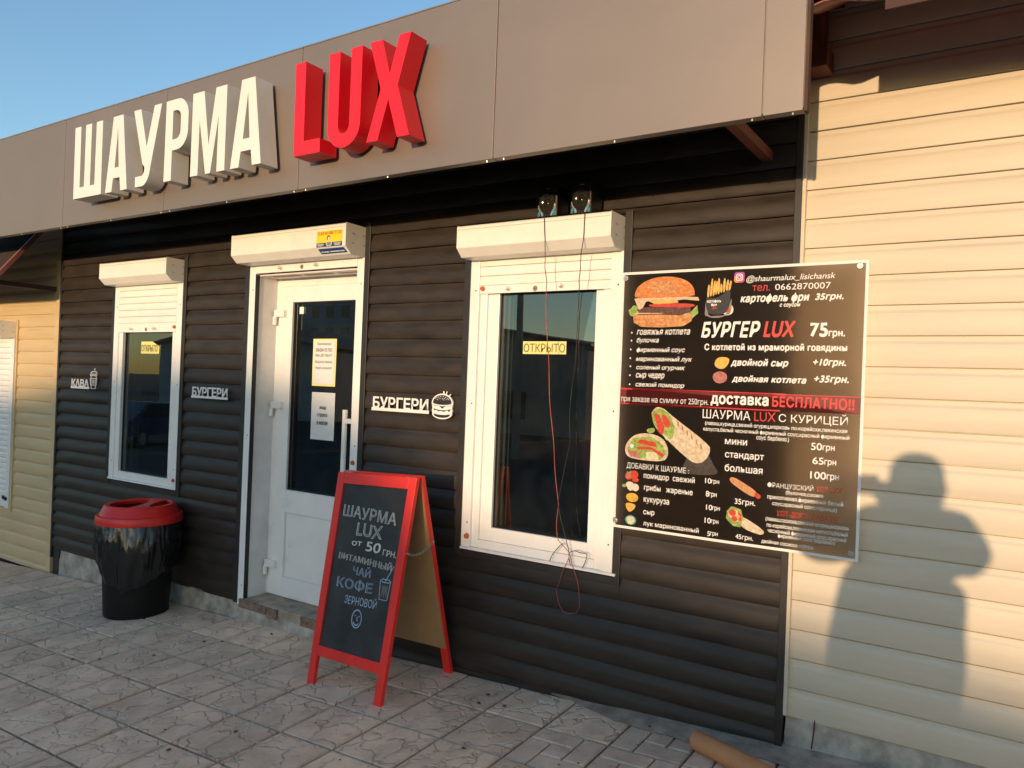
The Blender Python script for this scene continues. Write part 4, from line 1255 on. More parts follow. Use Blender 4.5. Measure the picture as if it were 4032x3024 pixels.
pic('fries_picture', .374, .905, .108, .155, fr)
pic('dip_picture', .442, .905, .050, .044, [('f_dish', [(.1, .9), (.9, .98), (1., .3), (.7, .0), (.3, .02), (.0, .4)]), ('f_tomato', E_(.48, .5, .30, .24)), ('f_lettuce', E_(.8, .7, .10, .1, 0, 300, 6))])
pic('app_icon', .4885, 1.034, .041, .042, [
    ('f_purple', [(.15, 0), (.85, 0), (1, .15), (1, .85), (.85, 1), (.15, 1), (0, .85), (0, .15)]),
    ('f_orange', [(.15, 0), (.5, 0), (.25, .5), (0, .6), (0, .15)]), ('f_pink', [(.5, 0), (.85, 0), (1, .15), (.9, .5), (.4, .75), (0, .6), (.25, .5)]),
    ('print_white', [(.3, .16), (.7, .16), (.84, .3), (.84, .7), (.7, .84), (.3, .84), (.16, .7), (.16, .3)]), ('f_pink', [(.34, .24), (.66, .24), (.76, .34), (.76, .66), (.66, .76), (.34, .76), (.24, .66), (.24, .34)]),
    ('print_white', E_(.5, .5, .20, .20)), ('f_pink', E_(.5, .5, .13, .13)), ('print_white', E_(.69, .69, .045, .045, 0, 300, 6))], soft=False)
pic('cheese_picture', .419, .685, .066, .054, [('f_fries', [(.0, .3), (.62, .0), (1, .62), (.9, .98), (.2, .98)]), ('f_cheese', [(.0, .3), (.60, .42), (1, .66), (.9, .98), (.2, .98)])])
pic('patty_picture', .416, .632, .063, .050, [('f_meat', ragged(E_(.5, .5, .48, .48, 0, 330, 11), .03, 4, 2))])
sh = [('f_wood', [(.78, .38), (.86, .40), (1.06, .0), (1.16, -.16), (.62, -.20), (.56, -.06)]),
      ('f_wrap', [(.10, .98), (.24, .96), (.36, .84), (.98, .36), (1.0, .24), (.92, .06), (.78, .0), (.62, .10), (.24, .46), (.02, .80)])]
for k in range(6): sh.append(('f_char', [(.46 + .075 * k, .74 - .075 * k), (.485 + .075 * k, .74 - .075 * k), (.50 + .075 * k, .64 - .075 * k), (.48 + .075 * k, .64 - .075 * k)]))
sh += [('f_lettuce', ragged([(.04, .86), (.16, .96), (.30, .88), (.42, .66), (.42, .48), (.32, .38), (.20, .50), (.08, .70)], .03, 3, 4)),
       ('f_tomato', [(.20, .86), (.28, .84), (.38, .66), (.34, .60), (.26, .62)]), ('f_tomato', ragged([(.08, .84), (.16, .84), (.26, .62), (.24, .46), (.16, .54), (.12, .70)], .02, 8, 3)), ('f_onion', ragged([(.24, .50), (.32, .44), (.36, .40), (.30, .38)], .02, 6, 3)),
       ('f_lettuce', ragged([(.36, .68), (.43, .62), (.40, .46), (.33, .52)], .03, 7, 4)), ('f_lettuce', [(-.04, .56), (.12, .60), (.10, .50), (.0, .48)])]
pic('wrap_picture', .150, .302, .270, .230, sh)
pic('cut_wrap_picture', .042, .296, .204, .118, [
    ('f_wrap', [(.0, .36), (.06, .66), (.26, .96), (.60, 1.0), (.86, .86), (.97, .55), (.98, .22), (.86, .02), (.3, .02), (.06, .10)]),
    ('f_lettuce', ragged([(.06, .40), (.20, .80), (.60, .88), (.88, .62), (.92, .30), (.80, .10), (.3, .08), (.1, .16)], .03, 2, 5)),
    ('f_onion', ragged([(.5, .3), (.7, .34), (.8, .1), (.5, .08)], .05, 4, 5)), ('f_meat', ragged([(.08, .36), (.3, .3), (.36, .1), (.14, .1)], .05, 6, 5)),
    ('f_tomato', ragged([(.26, .62), (.36, .78), (.70, .70), (.74, .52), (.5, .56)], .02, 5, 3)), ('f_tomato', ragged([(.28, .48), (.6, .52), (.90, .30), (.86, .18), (.6, .42), (.3, .38)], .02, 9, 3)), ('f_dish', E_(.17, .5, .05, .08, 0, 300, 6))])
pic('tomato_picture', .048, .203, .066, .050, [('f_tomato', E_(.68, .62, .28, .34)), ('f_tomato', E_(.28, .45, .26, .32)), ('f_meat', E_(.28, .45, .18, .22)), ('f_tomato', E_(.76, .18, .24, .2)), ('f_lettuce', [(.1, .9), (.3, .75), (.5, 1.0), (.4, .7), (.2, .66)])])
pic('mushroom_picture', .037, .163, .079, .040, [('f_lettuce', E_(.12, .5, .12, .2, 0, 330, 8)), ('f_mush', E_(.46, .65, .24, .34)), ('f_mush', E_(.78, .42, .22, .4)), ('f_wrap', [(.4, .4), (.6, .4), (.56, .0), (.42, .0)]), ('f_mush', E_(.52, .32, .2, .26))])
pic('corn_picture', .056, .116, .060, .040, [('f_corn', ragged(E_(.5, .5, .48, .48, 0, 330, 11), .03, 4, 2))])
pic('wedge_picture', .056, .068, .053, .044, [('f_cheese', [(.0, .95), (.5, 1.0), (1.0, .80), (.42, .0), (.06, .45)]), ('f_fries', [(.1, .86), (.6, .92), (.9, .78), (.42, .2), (.14, .48)])])
pic('onion_picture', .056, .018, .052, .042, [('f_bowl', E_(.5, .5, .5, .5)), ('f_onion', ragged(E_(.5, .5, .38, .40, 0, 330, 11), .08, 4, 2))])
hd = [('f_dog', [(.0, .96), (.10, 1.0), (.24, .94), (.84, .42), (.86, .22), (.74, .04), (.12, .62), (.0, .80)]), ('f_tomato', [(.80, .34), (.97, .26), (1.0, .12), (.94, .0), (.80, .10)])]
for k in range(7): hd.append(('f_char', [(.10 + .09 * k, .92 - .09 * k), (.115 + .09 * k, .93 - .09 * k), (.15 + .09 * k, .70 - .09 * k), (.135 + .09 * k, .68 - .09 * k)]))
pic('hotdog_picture', .502, .188, .124, .076, hd)
pic('lavash_picture', .490, .050, .153, .100, [('f_wrap', [(.40, .62), (.52, .60), (.98, .22), (1.0, .06), (.86, .0), (.38, .22)]), ('f_lettuce', ragged([(.02, .78), (.16, 1.0), (.40, .90), (.48, .62), (.38, .18), (.2, .24), (.02, .52)], .04, 2, 4)),
    ('f_sauce', ragged([(.10, .80), (.22, .90), (.40, .78), (.40, .42), (.2, .40), (.08, .6)], .03, 5, 3)), ('f_tomato', E_(.18, .74, .09, .13)), ('f_tomato', E_(.24, .52, .08, .11)), ('f_tomato', ragged([(.32, .86), (.4, .7), (.42, .44), (.34, .46)], .02, 3, 3)), ('f_cheese', E_(.33, .62, .05, .08, 0, 300, 6))])
pic('board_picture', .04, .255, .30, .05, [('f_wood', [(.96, .0), (1.42, .1), (1.44, .9), (.96, .95)])]) if False else None

# ------------------------------------------------------------------ pavement board
AB = dict(fl=Vector((-2.826, -.506, gz(-2.826, -.506))), fr=Vector((-2.321, -.538, gz(-2.321, -.538))), tl=Vector((-2.845, -.332, .987)), tr=Vector((-2.305, -.364, 1.012)),
          bl=Vector((-2.800, -.045, gz(-2.8, -.045))), br=Vector((-2.292, -.068, gz(-2.292, -.068))))
ab = thing('pavement_board', (-2.56, -.30, gz(-2.56, -.30)), 'red-framed folding chalkboard standing on the paving in front of the door', 'sign board')
def leaf(fl, fr, tl, tr, out):
    """returns f(u, v, d): u across 0-1, v up 0-1, d metres off the leaf's face"""
    nrm = (fr - fl).cross(tl - fl).normalized()
    if nrm.y * out < 0: nrm = -nrm
    def f(u, v, d=0.):
        a = fl.lerp(fr, u); b = tl.lerp(tr, u)
        return a.lerp(b, v) + nrm * d
    return f
def slatbox(mb, f, u0, u1, v0, v1, d0, d1):
    mb.hexa([f(u0, v0, d0), f(u1, v0, d0), f(u1, v0, d1), f(u0, v0, d1), f(u0, v1, d0), f(u1, v1, d0), f(u1, v1, d1), f(u0, v1, d1)])
front = leaf(AB['fl'], AB['fr'], AB['tl'], AB['tr'], -1)
back = leaf(AB['bl'] + Vector((0, 0, 0)), AB['br'], AB['tl'] + Vector((0, .034, 0)), AB['tr'] + Vector((0, .034, 0)), -1)
SW = .088
for f, nm in ((front, 'front'), (back, 'back')):
    for a, b in ((0, SW), (1 - SW, 1)):
        mb = MB(); slatbox(mb, f, a, b, 0, 1, -.022, 0); mb.build('stile', 'red_wood', ab, bevel=.002)
    for a, b in ((.945, 1.0), (.130, .178)):
        mb = MB(); slatbox(mb, f, SW + .0004, 1 - SW - .0004, a, b, -.0216, -.0004); mb.build('cross_rail', 'red_wood', ab, bevel=.002)
mb = MB(); slatbox(mb, front, SW - .004, 1 - SW + .004, .165, .955, -.016, -.009); cb = mb.build('chalk_panel', 'chalk', ab)
mb = MB(); slatbox(mb, front, SW - .03, 1 - SW + .03, .15, .965, -.026, -.0222); mb.build('backing', 'hardboard', ab)
mb = MB(); slatbox(mb, back, .02, .988, .135, .985, .0004, .005); mb.build('back_panel', 'hardboard', ab)
mb = MB()
for u in (.10, .90):
    c = front(u, 1.0, -.02); mb.box(c.x - .02, c.x + .02, c.y - .014, c.y + .016, c.z + .0005, c.z + .003)
mb.build('hinge', 'steel', ab)
def cf(u, v, d=-.0075): return front(SW + (1 - 2 * SW) * u, .178 + (.945 - .178) * v, d)
def chalk(body, u0, u1, v0, v1, m, style, tilt=0., d=-.0078):
    mb = MB()
    vs, fs = text_shape(body, style)
    k = .0015
    mb.add([cf(u0 + (u1 - u0) * u, v0 + (v1 - v0) * v + tilt * u + .007 * noise.noise((u * len(body) * 1.1, v0 * 40, 3)), d + (k * (1 if w > 0 else -1) if style == 'o' else w * .0003)) for u, v, w in vs], fs)
    mb.build('chalk_lettering', m, ab)
def chalk_both(body, *a):
    chalk(body, *a, 'chalk_grey', 'b', -.012); 
for body, u0, u1, v0, v1, tl_, kind in (('ШАУРМА', .06, .90, .800, .872, -.020, 'both'), ('LUX', .32, .72, .690, .770, -.008, 'both'), ('от', .27, .43, .628, .656, 0, 'fill'), ('50', .50, .73, .606, .666, 0, 'fill'), ('ГРН.', .77, .975, .598, .634, -.006, 'fill'),
                                     ('ВИТАМИННЫЙ', .095, .94, .540, .588, -.022, 'out'), ('ЧАЙ', .36, .64, .458, .520, -.006, 'blue'), ('КОФЕ', .13, .70, .366, .432, -.004, 'blueout'), ('ЗЕРНОВОЙ', .295, .80, .280, .342, .004, 'thin')):
    if kind == 'both':
        chalk(body, u0, u1, v0, v1, 'chalk_grey', 'b', tl_, -.0082); chalk(body, u0, u1, v0, v1, 'chalk_white', 'o', tl_)
    elif kind == 'fill': chalk(body, u0, u1, v0, v1, 'chalk_white', 'b', tl_)
    elif kind == 'out': chalk(body, u0, u1, v0, v1, 'chalk_white', 'o', tl_)
    elif kind in ('blue', 'blueout'): chalk(body, u0, u1, v0, v1, 'chalk_blue', 'o', tl_)
    else: chalk(body, u0, u1, v0, v1, 'chalk_blue', 'r', tl_)
def chalk_line(mb, pts, w):
    q = [Vector(p) for p in pts]
    Lp, Rp = [], []
    for i, p in enumerate(q):
        d = (q[min(i + 1, len(q) - 1)] - q[max(i - 1, 0)]); d = Vector((d.x, d.y * 1.75)); d.normalize()
        nn = Vector((-d.y, d.x / 1.75)) * w / 2
        Lp.append(p + nn); Rp.append(p - nn)
    n = len(q)
    mb.add([cf(p.x, p.y) for p in Lp + Rp], [(i, i + 1, n + i + 1, n + i) for i in range(n - 1)])
mb = MB()
chalk_line(mb, [(.53 + .075 * cos(a / 24 * 2 * pi), .205 + .052 * sin(a / 24 * 2 * pi)) for a in range(25)], .012)
chalk_line(mb, [(.53 + .045 * cos(radians(a)), .196 + .028 * sin(radians(a))) for a in range(205, 345, 14)], .012)
chalk_line(mb, [(.535, .218), (.538, .196), (.552, .195)], .010)
for u in (.50, .562): chalk_line(mb, [(u - .006, .222), (u + .008, .222)], .010)
mb.build('chalk_smiley', 'chalk_blue', ab)
mb = MB()
chalk_line(mb, [(.80, .455), (.822, .345), (.94, .345), (.955, .455), (.93, .463), (.83, .463), (.80, .455), (.83, .446), (.93, .446), (.955, .455)], .009)
chalk_line(mb, [(.875, .452), (.97, .545)], .010)
mb.build('chalk_cup', 'chalk_blue', ab)
mb = MB()
for k in range(7): chalk_line(mb, [(.845 + .013 * k, .43 - .008 * (k % 2)), (.848 + .012 * k, .36 + .012 * ((k * 5) % 3))], .008)
mb.build('chalk_shading', 'chalk_grey', ab)
# chain holding the two leaves
p0, p1 = front(1.0, .66, -.012) + Vector((.002, 0, 0)), back(1.0, .68, -.010) + Vector((.002, 0, 0))
NL = 17
pts = []
for k in range(NL + 1):
    t = k / NL; p = p0.lerp(p1, t); p.z -= .045 * 4 * t * (1 - t) * .6; pts.append(p)
mb = MB()
for k in range(NL):
    c = (pts[k] + pts[k + 1]) / 2; d = (pts[k + 1] - pts[k]); L_ = d.length * .68; d.normalize()
    s = Vector((1, 0, 0)) if k % 2 else Vector((0, 0, 1)); s = (s - d * s.dot(d)).normalized()
    ring = [c + d * L_ * cos(2 * pi * a / 10) + s * .0058 * sin(2 * pi * a / 10) for a in range(11)]
    mb.tube(ring, .0015, 5, False)
mb.build('chain', 'steel', ab, smooth=60)
mb = MB()
for p in (p0, p1): mb.tube([p + Vector((-.004, 0, 0)), p + Vector((.004, 0, 0))], .006, 10)
mb.build('chain_screw', 'steel', ab)

# ------------------------------------------------------------------ litter bin
bc = Vector((-4.668, -.270, gz(-4.668, -.270) - .002))
lb = thing('litter_bin', bc, 'black round litter bin with a red lid and a black liner hanging out', 'litter bin')
BS = .915
BZS = .965
def bs(pr): return [(r_ * BS, z_ * BZS) for r_, z_ in pr]
MB().lathe(bc, bs([(0, .004), (.195, .004), (.206, 0), (.209, .012), (.216, .15), (.232, .45), (.243, .60), (.236, .60), (.20, .05), (0, .05)]), 56).build('body', 'bin_black', lb, smooth=40)
lid_t = Vector((.0, .0, 0))
def tilt(p, a, r, z): 
    q = p - bc
    return bc + Vector((q.x, q.y, q.z + .004 * (q.x * .55 + q.y * .835) / .28))
MB().lathe(bc, bs([(.255, .612), (.279, .605), (.281, .612), (.277, .650), (.273, .656), (.256, .658), (.251, .664), (.228, .712), (.221, .720), (.206, .722), (.196, .712), (.20, .69)]), 64, tilt).build('lid', 'bin_red', lb, smooth=40)
mb = MB()
# bar across the lid opening
for sgn in (0,):
    ring = []
d1 = Vector((.80, .60, 0)); d2 = Vector((-.60, .80, 0))
def lidp(a, b, z): 
    p = bc + (d1 * a + d2 * b) * BS + Vector((0, 0, z * BZS)); return tilt(p, 0, 0, 0)
top = []
n = 24
vs = []
for k in range(n + 1):
    b = -.205 + .41 * k / n
    w = .030 + .05 * (abs(b) / .205) ** 2
    cc = .060
    lim = math.sqrt(max(0, .208 ** 2 - b * b))
    vs += [lidp(max(-lim, min(lim, cc - w)), b, .718), lidp(max(-lim, min(lim, cc + w)), b, .720)]
mb.add(vs, [(2 * k, 2 * k + 1, 2 * k + 3, 2 * k + 2) for k in range(n)])
o = mb.build('lid_bridge', 'bin_red', lb); o.modifiers.new('thickness', 'SOLIDIFY').thickness = .006
MB().lathe(bc, bs([(0, .56), (.235, .57)]), 32).build('liner_inside', 'bag', lb)
def bagf(p, a, r, z):
    q = p - bc; z = z / BZS
    hang = max(0, (.63 - z) / .33)
    k = 1 + hang * (.13 * noise.noise((cos(a) * 2.6, sin(a) * 2.6, z * 4)) + .05 * abs(noise.noise((cos(a) * 8, sin(a) * 8, z * 9)))) + .02 * noise.noise((cos(a) * 14, sin(a) * 14, z * 16))
    rg = 1 - 2 * abs(noise.noise((cos(a) * 3.4, sin(a) * 3.4, z * 2.6))); rg2 = 1 - 2 * abs(noise.noise((cos(a) * 11 + 5, sin(a) * 11, z * 5)))
    k += (.060 * max(0, rg) ** 2 + .016 * max(0, rg2) ** 2) * (.35 + hang) - .02
    zz = z
    if z < .45:
        zz = z + (.45 - z) / .17 * (.10 * noise.noise((cos(a) * 1.1 + 3, sin(a) * 1.1, 1)) + .035 * noise.noise((cos(a) * 3, sin(a) * 3, 5)) - .03 * max(0, cos(a + .6)))
    out = bc + Vector((q.x * k, q.y * k, zz * BZS))
    out.y = min(out.y, -.024)
    return out
prof = [(.248, .640), (.264, .622)] + [(.266 + .022 * sin(pi * k / 13) - .040 * (k / 13) ** 2, .612 - .335 * k / 13) for k in range(14)]
MB().lathe(bc, bs(prof), 220, bagf).build('liner', 'bag', lb, smooth=75)

# ------------------------------------------------------------------ loudspeakers on the shutter box, their leads
def loudspeaker(x, label, w, rot):
    t = thing('loudspeaker', (x, -.105, 2.2085), label, 'loudspeaker', 'pair of loudspeakers on the shutter box')
    y0, y1, z0 = -.155, -.045, 2.2085
    h = .142
    MB().box(x - w / 2, x + w / 2, y0 + .006, y1, z0, z0 + h).build('cabinet', 'speaker', t, bevel=.004)
    mb = MB(); mb.box(x - w / 2 + .001, x + w / 2 - .001, y0, y0 + .0055, z0 + .002, z0 + h - .002); mb.build('front', 'speaker', t, bevel=.003)
    cz = z0 + .062
    mb = MB(); n = 28
    for r, dy in ((.040, 0), (.041, -.006), (.037, -.009), (.034, -.005), (.030, -.002), (.016, .001), (.015, -.003), (.006, -.006)):
        for k in range(n): mb.v.append((x + r * cos(2 * pi * k / n), y0 + dy, cz + r * 1.12 * sin(2 * pi * k / n)))
    for i in range(7):
        for k in range(n): mb.face((i * n + k, i * n + (k + 1) % n, (i + 1) * n + (k + 1) % n, (i + 1) * n + k))
    mb.build('cone', 'speaker_gloss', t, smooth=60)
    mb = MB(); 
    for s in (-1, 1):
        pts = [(x + s * .043, z0 + .056), (x + s * .041, z0 + .042), (x + s * .030, z0 + .026), (x + s * .024, z0 + .012), (x + s * .024, z0 + .006)]
        line_strip(mb, pts, .010, y0 - .002)
    mb.build('side_trim', 'speaker_silver', t)
    mb = MB()
    for s in (-1, 1):
        for q in range(3): line_strip(mb, [(x + s * (.045 - .004 * q), z0 + .005), (x + s * (.043 - .004 * q), z0 + .020), (x + s * (.036 - .004 * q), z0 + .032)], .0022, y0 - .004)
    mb.build('light_strip', 'speaker_blue', t)
    MB().box(x - .012, x + .012, y0 - .001, y0, z0 + h - .016, z0 + h - .013).build('badge', 'speaker_silver', t)
    return t
loudspeaker(-1.788, 'small black loudspeaker on the shutter box, the left one of the two', .094, 0)
loudspeaker(-1.618, 'small black loudspeaker on the shutter box, nearer the box end', .094, 0)
def cable(name, label, pts, r, m, cat='cable', n=6):
    P = [Vector(p) for p in pts]; out = []
    for i in range(len(P) - 1):
        a, b, c, d = P[max(i - 1, 0)], P[i], P[i + 1], P[min(i + 2, len(P) - 1)]
        for k in range(6):
            t = k / 6
            out.append(.5 * ((2 * b) + (c - a) * t + (2 * a - 5 * b + 4 * c - d) * t * t + (3 * b - a - 3 * c + d) * t ** 3))
    out.append(P[-1])
    o = MB().tube(out, r, n).build(name, m, smooth=60)
    return tag(o, label, cat)
CAB_TOP = [(-1.796, -0.166, 2.205), (-1.794, -0.166, 2.197), (-1.791, -0.166, 2.15), (-1.786, -0.165, 2.089), (-1.786, -0.159, 2.022), (-1.787, -0.156, 1.981), (-1.781, -0.152, 1.94), (-1.778, -0.15, 1.917), (-1.781, -0.148, 1.893)]
CAB_RED = [(-1.781, -0.148, 1.893), (-1.782, -0.144, 1.843), (-1.784, -0.141, 1.809), (-1.777, -0.128, 1.662), (-1.77, -0.118, 1.555), (-1.767, -0.104, 1.389), (-1.748, -0.088, 1.209), (-1.741, -0.076, 1.07), (-1.726, -0.064, 0.938), (-1.725, -0.062, 0.919), (-1.735, -0.055, 0.838), (-1.73, -0.05, 0.772), (-1.711, -0.047, 0.747), (-1.683, -0.045, 0.724), (-1.671, -0.045, 0.709), (-1.672, -0.045, 0.684), (-1.702, -0.045, 0.617), (-1.716, -0.045, 0.565), (-1.728, -0.045, 0.538), (-1.721, -0.045, 0.502), (-1.71, -0.045, 0.471), (-1.685, -0.045, 0.442), (-1.652, -0.045, 0.442), (-1.62, -0.045, 0.455), (-1.608, -0.045, 0.49), (-1.615, -0.045, 0.554), (-1.626, -0.045, 0.601), (-1.652, -0.045, 0.658), (-1.663, -0.045, 0.698), (-1.668, -0.045, 0.716)]
CAB_BLACK = [(-1.59, -0.166, 2.204), (-1.591, -0.166, 2.197), (-1.592, -0.166, 2.161), (-1.593, -0.166, 2.095), (-1.605, -0.16, 2.031), (-1.609, -0.154, 1.965), (-1.615, -0.15, 1.923), (-1.614, -0.148, 1.893), (-1.617, -0.146, 1.867), (-1.616, -0.144, 1.852), (-1.626, -0.13, 1.692), (-1.636, -0.118, 1.557), (-1.648, -0.112, 1.489), (-1.665, -0.099, 1.332), (-1.665, -0.088, 1.215), (-1.693, -0.077, 1.088), (-1.71, -0.07, 1.01), (-1.726, -0.064, 0.938), (-1.722, -0.061, 0.899), (-1.701, -0.054, 0.818), (-1.683, -0.048, 0.757), (-1.673, -0.045, 0.721), (-1.669, -0.045, 0.684), (-1.66, -0.045, 0.655)]
CAB_T1 = [(-1.702, -0.047, 0.748), (-1.714, -0.047, 0.74), (-1.74, -0.045, 0.711), (-1.758, -0.045, 0.687), (-1.769, -0.045, 0.659)]
CAB_T2 = [(-1.667, -0.045, 0.714), (-1.641, -0.045, 0.724), (-1.613, -0.045, 0.72), (-1.585, -0.045, 0.72), (-1.58, -0.045, 0.711), (-1.588, -0.045, 0.681), (-1.601, -0.045, 0.652)]
cable('speaker_cable', 'thin red speaker lead hanging across the right window with a loop below the sill', CAB_RED, .0017, 'cable_red')
cable('speaker_cable', 'thin black speaker lead hanging across the right window glass', CAB_BLACK, .0018, 'cable_black')
cable('speaker_cable', 'short dark lead from the left loudspeaker down over the box to the red wire', CAB_TOP, .0018, 'cable_black')
cable('cable_tail', 'dark wire end sticking out left of the red loop at the sill', CAB_T1, .0019, 'cable_black')
cable('cable_tail', 'reddish wire end with a dark tip right of the red loop at the sill', CAB_T2, .0019, 'cable_black')

# ------------------------------------------------------------------ cardboard tube
t0 = Vector((-1.002, -.190, 0)); dd = Vector((.915, -.40, 0)).normalized()
r = .037
a = t0.copy(); a.z = gz(a.x, a.y) + r + .002; b = t0 + dd * 1.25; b.z = gz(b.x, b.y) + r + .002
tb = thing('cardboard_tube', (t0.x, t0.y, gz(t0.x, t0.y)), 'orange-brown cardboard tube lying on the paving at the lower right', 'tube')
N_ = 26
def ringp(c, rr, k):
    d = (b - a).normalized(); s = d.cross(Vector((0, 0, 1))).normalized(); u = s.cross(d)
    return c + (s * cos(2 * pi * k / N_) + u * sin(2 * pi * k / N_)) * rr
mb = MB()
for c, rr in ((a, r * .91), (a, r), (b, r), (b, r * .91), (a + (b - a) * .05, r * .91)):
    for k in range(N_): mb.v.append(ringp(c, rr, k))
for i0, i1 in ((0, 1), (1, 2), (2, 3), (4, 0)):
    for k in range(N_): mb.face((i0 * N_ + k, i0 * N_ + (k + 1) % N_, i1 * N_ + (k + 1) % N_, i1 * N_ + k))
mb.build('tube_wall', 'cardboard', tb, smooth=40)
mb = MB(); mb.v = [tuple(ringp(a + (b - a) * .049, r * .9, k)) for k in range(N_)]; mb.face(tuple(range(N_))); mb.build('plug', 'cardboard', tb)

# crumbs and dry leaf bits on the paving
mb = MB()
for k in range(90):
    x = random.uniform(-5.2, -.9); y = random.uniform(-1.75, -.1)
    s = random.choice((.003, .004, .005, .006, .011)); z = gz(x, y) + .003; a0 = random.uniform(0, 6.3)
    n = 6; vs = [(x + s * random.uniform(.6, 1.4) * cos(a0 + 2 * pi * j / n), y + s * random.uniform(.5, 1.2) * sin(a0 + 2 * pi * j / n), z + random.uniform(0, s * .35)) for j in range(n)] + [(x, y, z + s * .7)]
    mb.add(vs, [(j, (j + 1) % n, n) for j in range(n)])
tag(mb.build('litter_bits', 'leaf'), 'scattered crumbs and bits of dry leaf on the paving', 'litter', kind='stuff')

# ------------------------------------------------------------------ the photographer, standing behind the camera
def sh(sx_, sz_, y): return Vector((sx_ + .172 * -y, y, sz_ + .089 * -y))   # a body point from where its shadow falls on the wall
def skin_body(name, joints, edges, root, m, parent, sub=2):
    me = bpy.data.meshes.new(name)
    keys = list(joints)
    off = BASE[parent.name]
    me.from_pydata([joints[k][0] - off for k in keys], [(keys.index(a), keys.index(b)) for a, b in edges], [])
    o = bpy.data.objects.new(name, me); COL.objects.link(o); o.parent = parent
    o.modifiers.new('skin', 'SKIN')
    if not me.skin_vertices: me.attributes
    for i, k in enumerate(keys):
        sv = me.skin_vertices[0].data[i]
        r_ = joints[k][1]; sv.radius = r_ if isinstance(r_, tuple) else (r_, r_)
        sv.use_root = (k == root)
    s = o.modifiers.new('sub', 'SUBSURF'); s.levels = sub; s.render_levels = sub
    me.materials.append(M[m])
    return o
pg = gz(.27, -3.5)
person = thing('person', (.27, -3.50, pg), 'person in a cap holding up a phone, seen as the shadow on the beige wall', 'person')
TY = -3.50
J = {
 'pelvis': (sh(-.350, .45, TY), (.36, .22)), 'waist': (sh(-.352, .60, TY), (.385, .23)), 'ribs': (sh(-.340, .74, TY), (.36, .22)), 'chest': (sh(-.320, .86, TY), (.325, .21)), 'upper': (sh(-.300, .955, TY), (.25, .17)), 'neck': (sh(-.298, 1.05, TY + .03), .078),
 'head0': (sh(-.300, 1.09, TY + .06), (.092, .11)), 'head1': (sh(-.298, 1.15, TY + .06), (.108, .125)), 'head2': (sh(-.298, 1.20, TY + .05), (.090, .11)),
 'rsho': (sh(-.165, .975, TY), .105), 'relb': (sh(-.105, .900, TY + .10), .078), 'rwri': (sh(-.345, 1.065, TY + .34), .052), 'rhand': (sh(-.425, 1.132, TY + .36), .050),
 'lsho': (sh(-.450, .965, TY), .105), 'lelb': (sh(-.650, .885, TY + .10), .082), 'lwri': (sh(-.590, 1.04, TY + .34), .055), 'lhand': (sh(-.565, 1.11, TY + .36), .048),
 'rhip': (sh(-.255, .40, TY), .15), 'rknee': (sh(-.25, .05, TY + .04), .10), 'rank': (Vector((.375, TY, pg + .07)), .06), 'rtoe': (Vector((.30, TY + .17, pg + .035)), .045),
 'lhip': (sh(-.445, .40, TY), .15), 'lknee': (sh(-.44, .05, TY + .04), .10), 'lank': (Vector((.155, TY, pg + .07)), .06), 'ltoe': (Vector((.08, TY + .17, pg + .035)), .045),
}
ED = [('pelvis', 'waist'), ('waist', 'ribs'), ('ribs', 'chest'), ('chest', 'upper'), ('upper', 'neck'), ('neck', 'head0'), ('head0', 'head1'), ('head1', 'head2'), ('upper', 'rsho'), ('rsho', 'relb'), ('relb', 'rwri'), ('rwri', 'rhand'), ('upper', 'lsho'), ('lsho', 'lelb'), ('lelb', 'lwri'), ('lwri', 'lhand'),
      ('pelvis', 'rhip'), ('rhip', 'rknee'), ('rknee', 'rank'), ('rank', 'rtoe'), ('pelvis', 'lhip'), ('lhip', 'lknee'), ('lknee', 'lank'), ('lank', 'ltoe')]
# fingers round the phone
for s_, hx in (('r', J['rhand'][0]), ('l', J['lhand'][0])):
    sgn = 1 if s_ == 'r' else -1
    for k in range(4):
        a = hx + Vector((-sgn * .012, .012, .018 - .015 * k)); b_ = a + Vector((-sgn * .022, .010, .004)); c_ = b_ + Vector((-sgn * .016, -.008, .002))
        J[s_ + 'f%da' % k] = (a, .0095); J[s_ + 'f%db' % k] = (b_, .0085); J[s_ + 'f%dc' % k] = (c_, .0075)
        ED += [(s_ + 'hand', s_ + 'f%da' % k), (s_ + 'f%da' % k, s_ + 'f%db' % k), (s_ + 'f%db' % k, s_ + 'f%dc' % k)]
    a = hx + Vector((-sgn * .010, -.018, .020)); J[s_ + 't0'] = (a, .011); J[s_ + 't1'] = (a + Vector((-sgn * .026, .002, .012)), .009)
    ED += [(s_ + 'hand', s_ + 't0'), (s_ + 't0', s_ + 't1')]
skin_body('body', J, ED, 'pelvis', 'cloth', person)
hc = sh(-.300, 1.172, TY + .055)
mb = MB()
mb.lathe(hc, [(.086, -.03), (.089, .0), (.087, .034), (.076, .064), (.048, .088), (.0, .098)], 28)
mb.build('cap', 'cap', person, smooth=60)
fd = Vector((CF.x, CF.y, 0)).normalized(); sd = Vector((fd.y, -fd.x, 0))
mb = MB()
for k in range(9):
    a = radians(-60 + 15 * k)
    for rr, dz in ((.090, -.018), (.170, -.040)): mb.v.append(hc + (fd * cos(a) + sd * sin(a) * .8) * rr + Vector((0, 0, dz)))
for k in range(8): mb.face((2 * k, 2 * k + 1, 2 * k + 3, 2 * k + 2))
o = mb.build('cap_peak', 'cap', person); o.modifiers.new('thickness', 'SOLIDIFY').thickness = .006
mb = MB()
face = hc + fd * .092 + Vector((0, 0, -.075))
mb.add([face + sd * -.012 + Vector((0, 0, -.02)), face + sd * .012 + Vector((0, 0, -.02)), face + fd * .02 + Vector((0, 0, -.016)), face + Vector((0, 0, .02))], [(0, 1, 2), (1, 3, 2), (3, 0, 2), (0, 3, 1)])
mb.build('nose', 'skin', person)
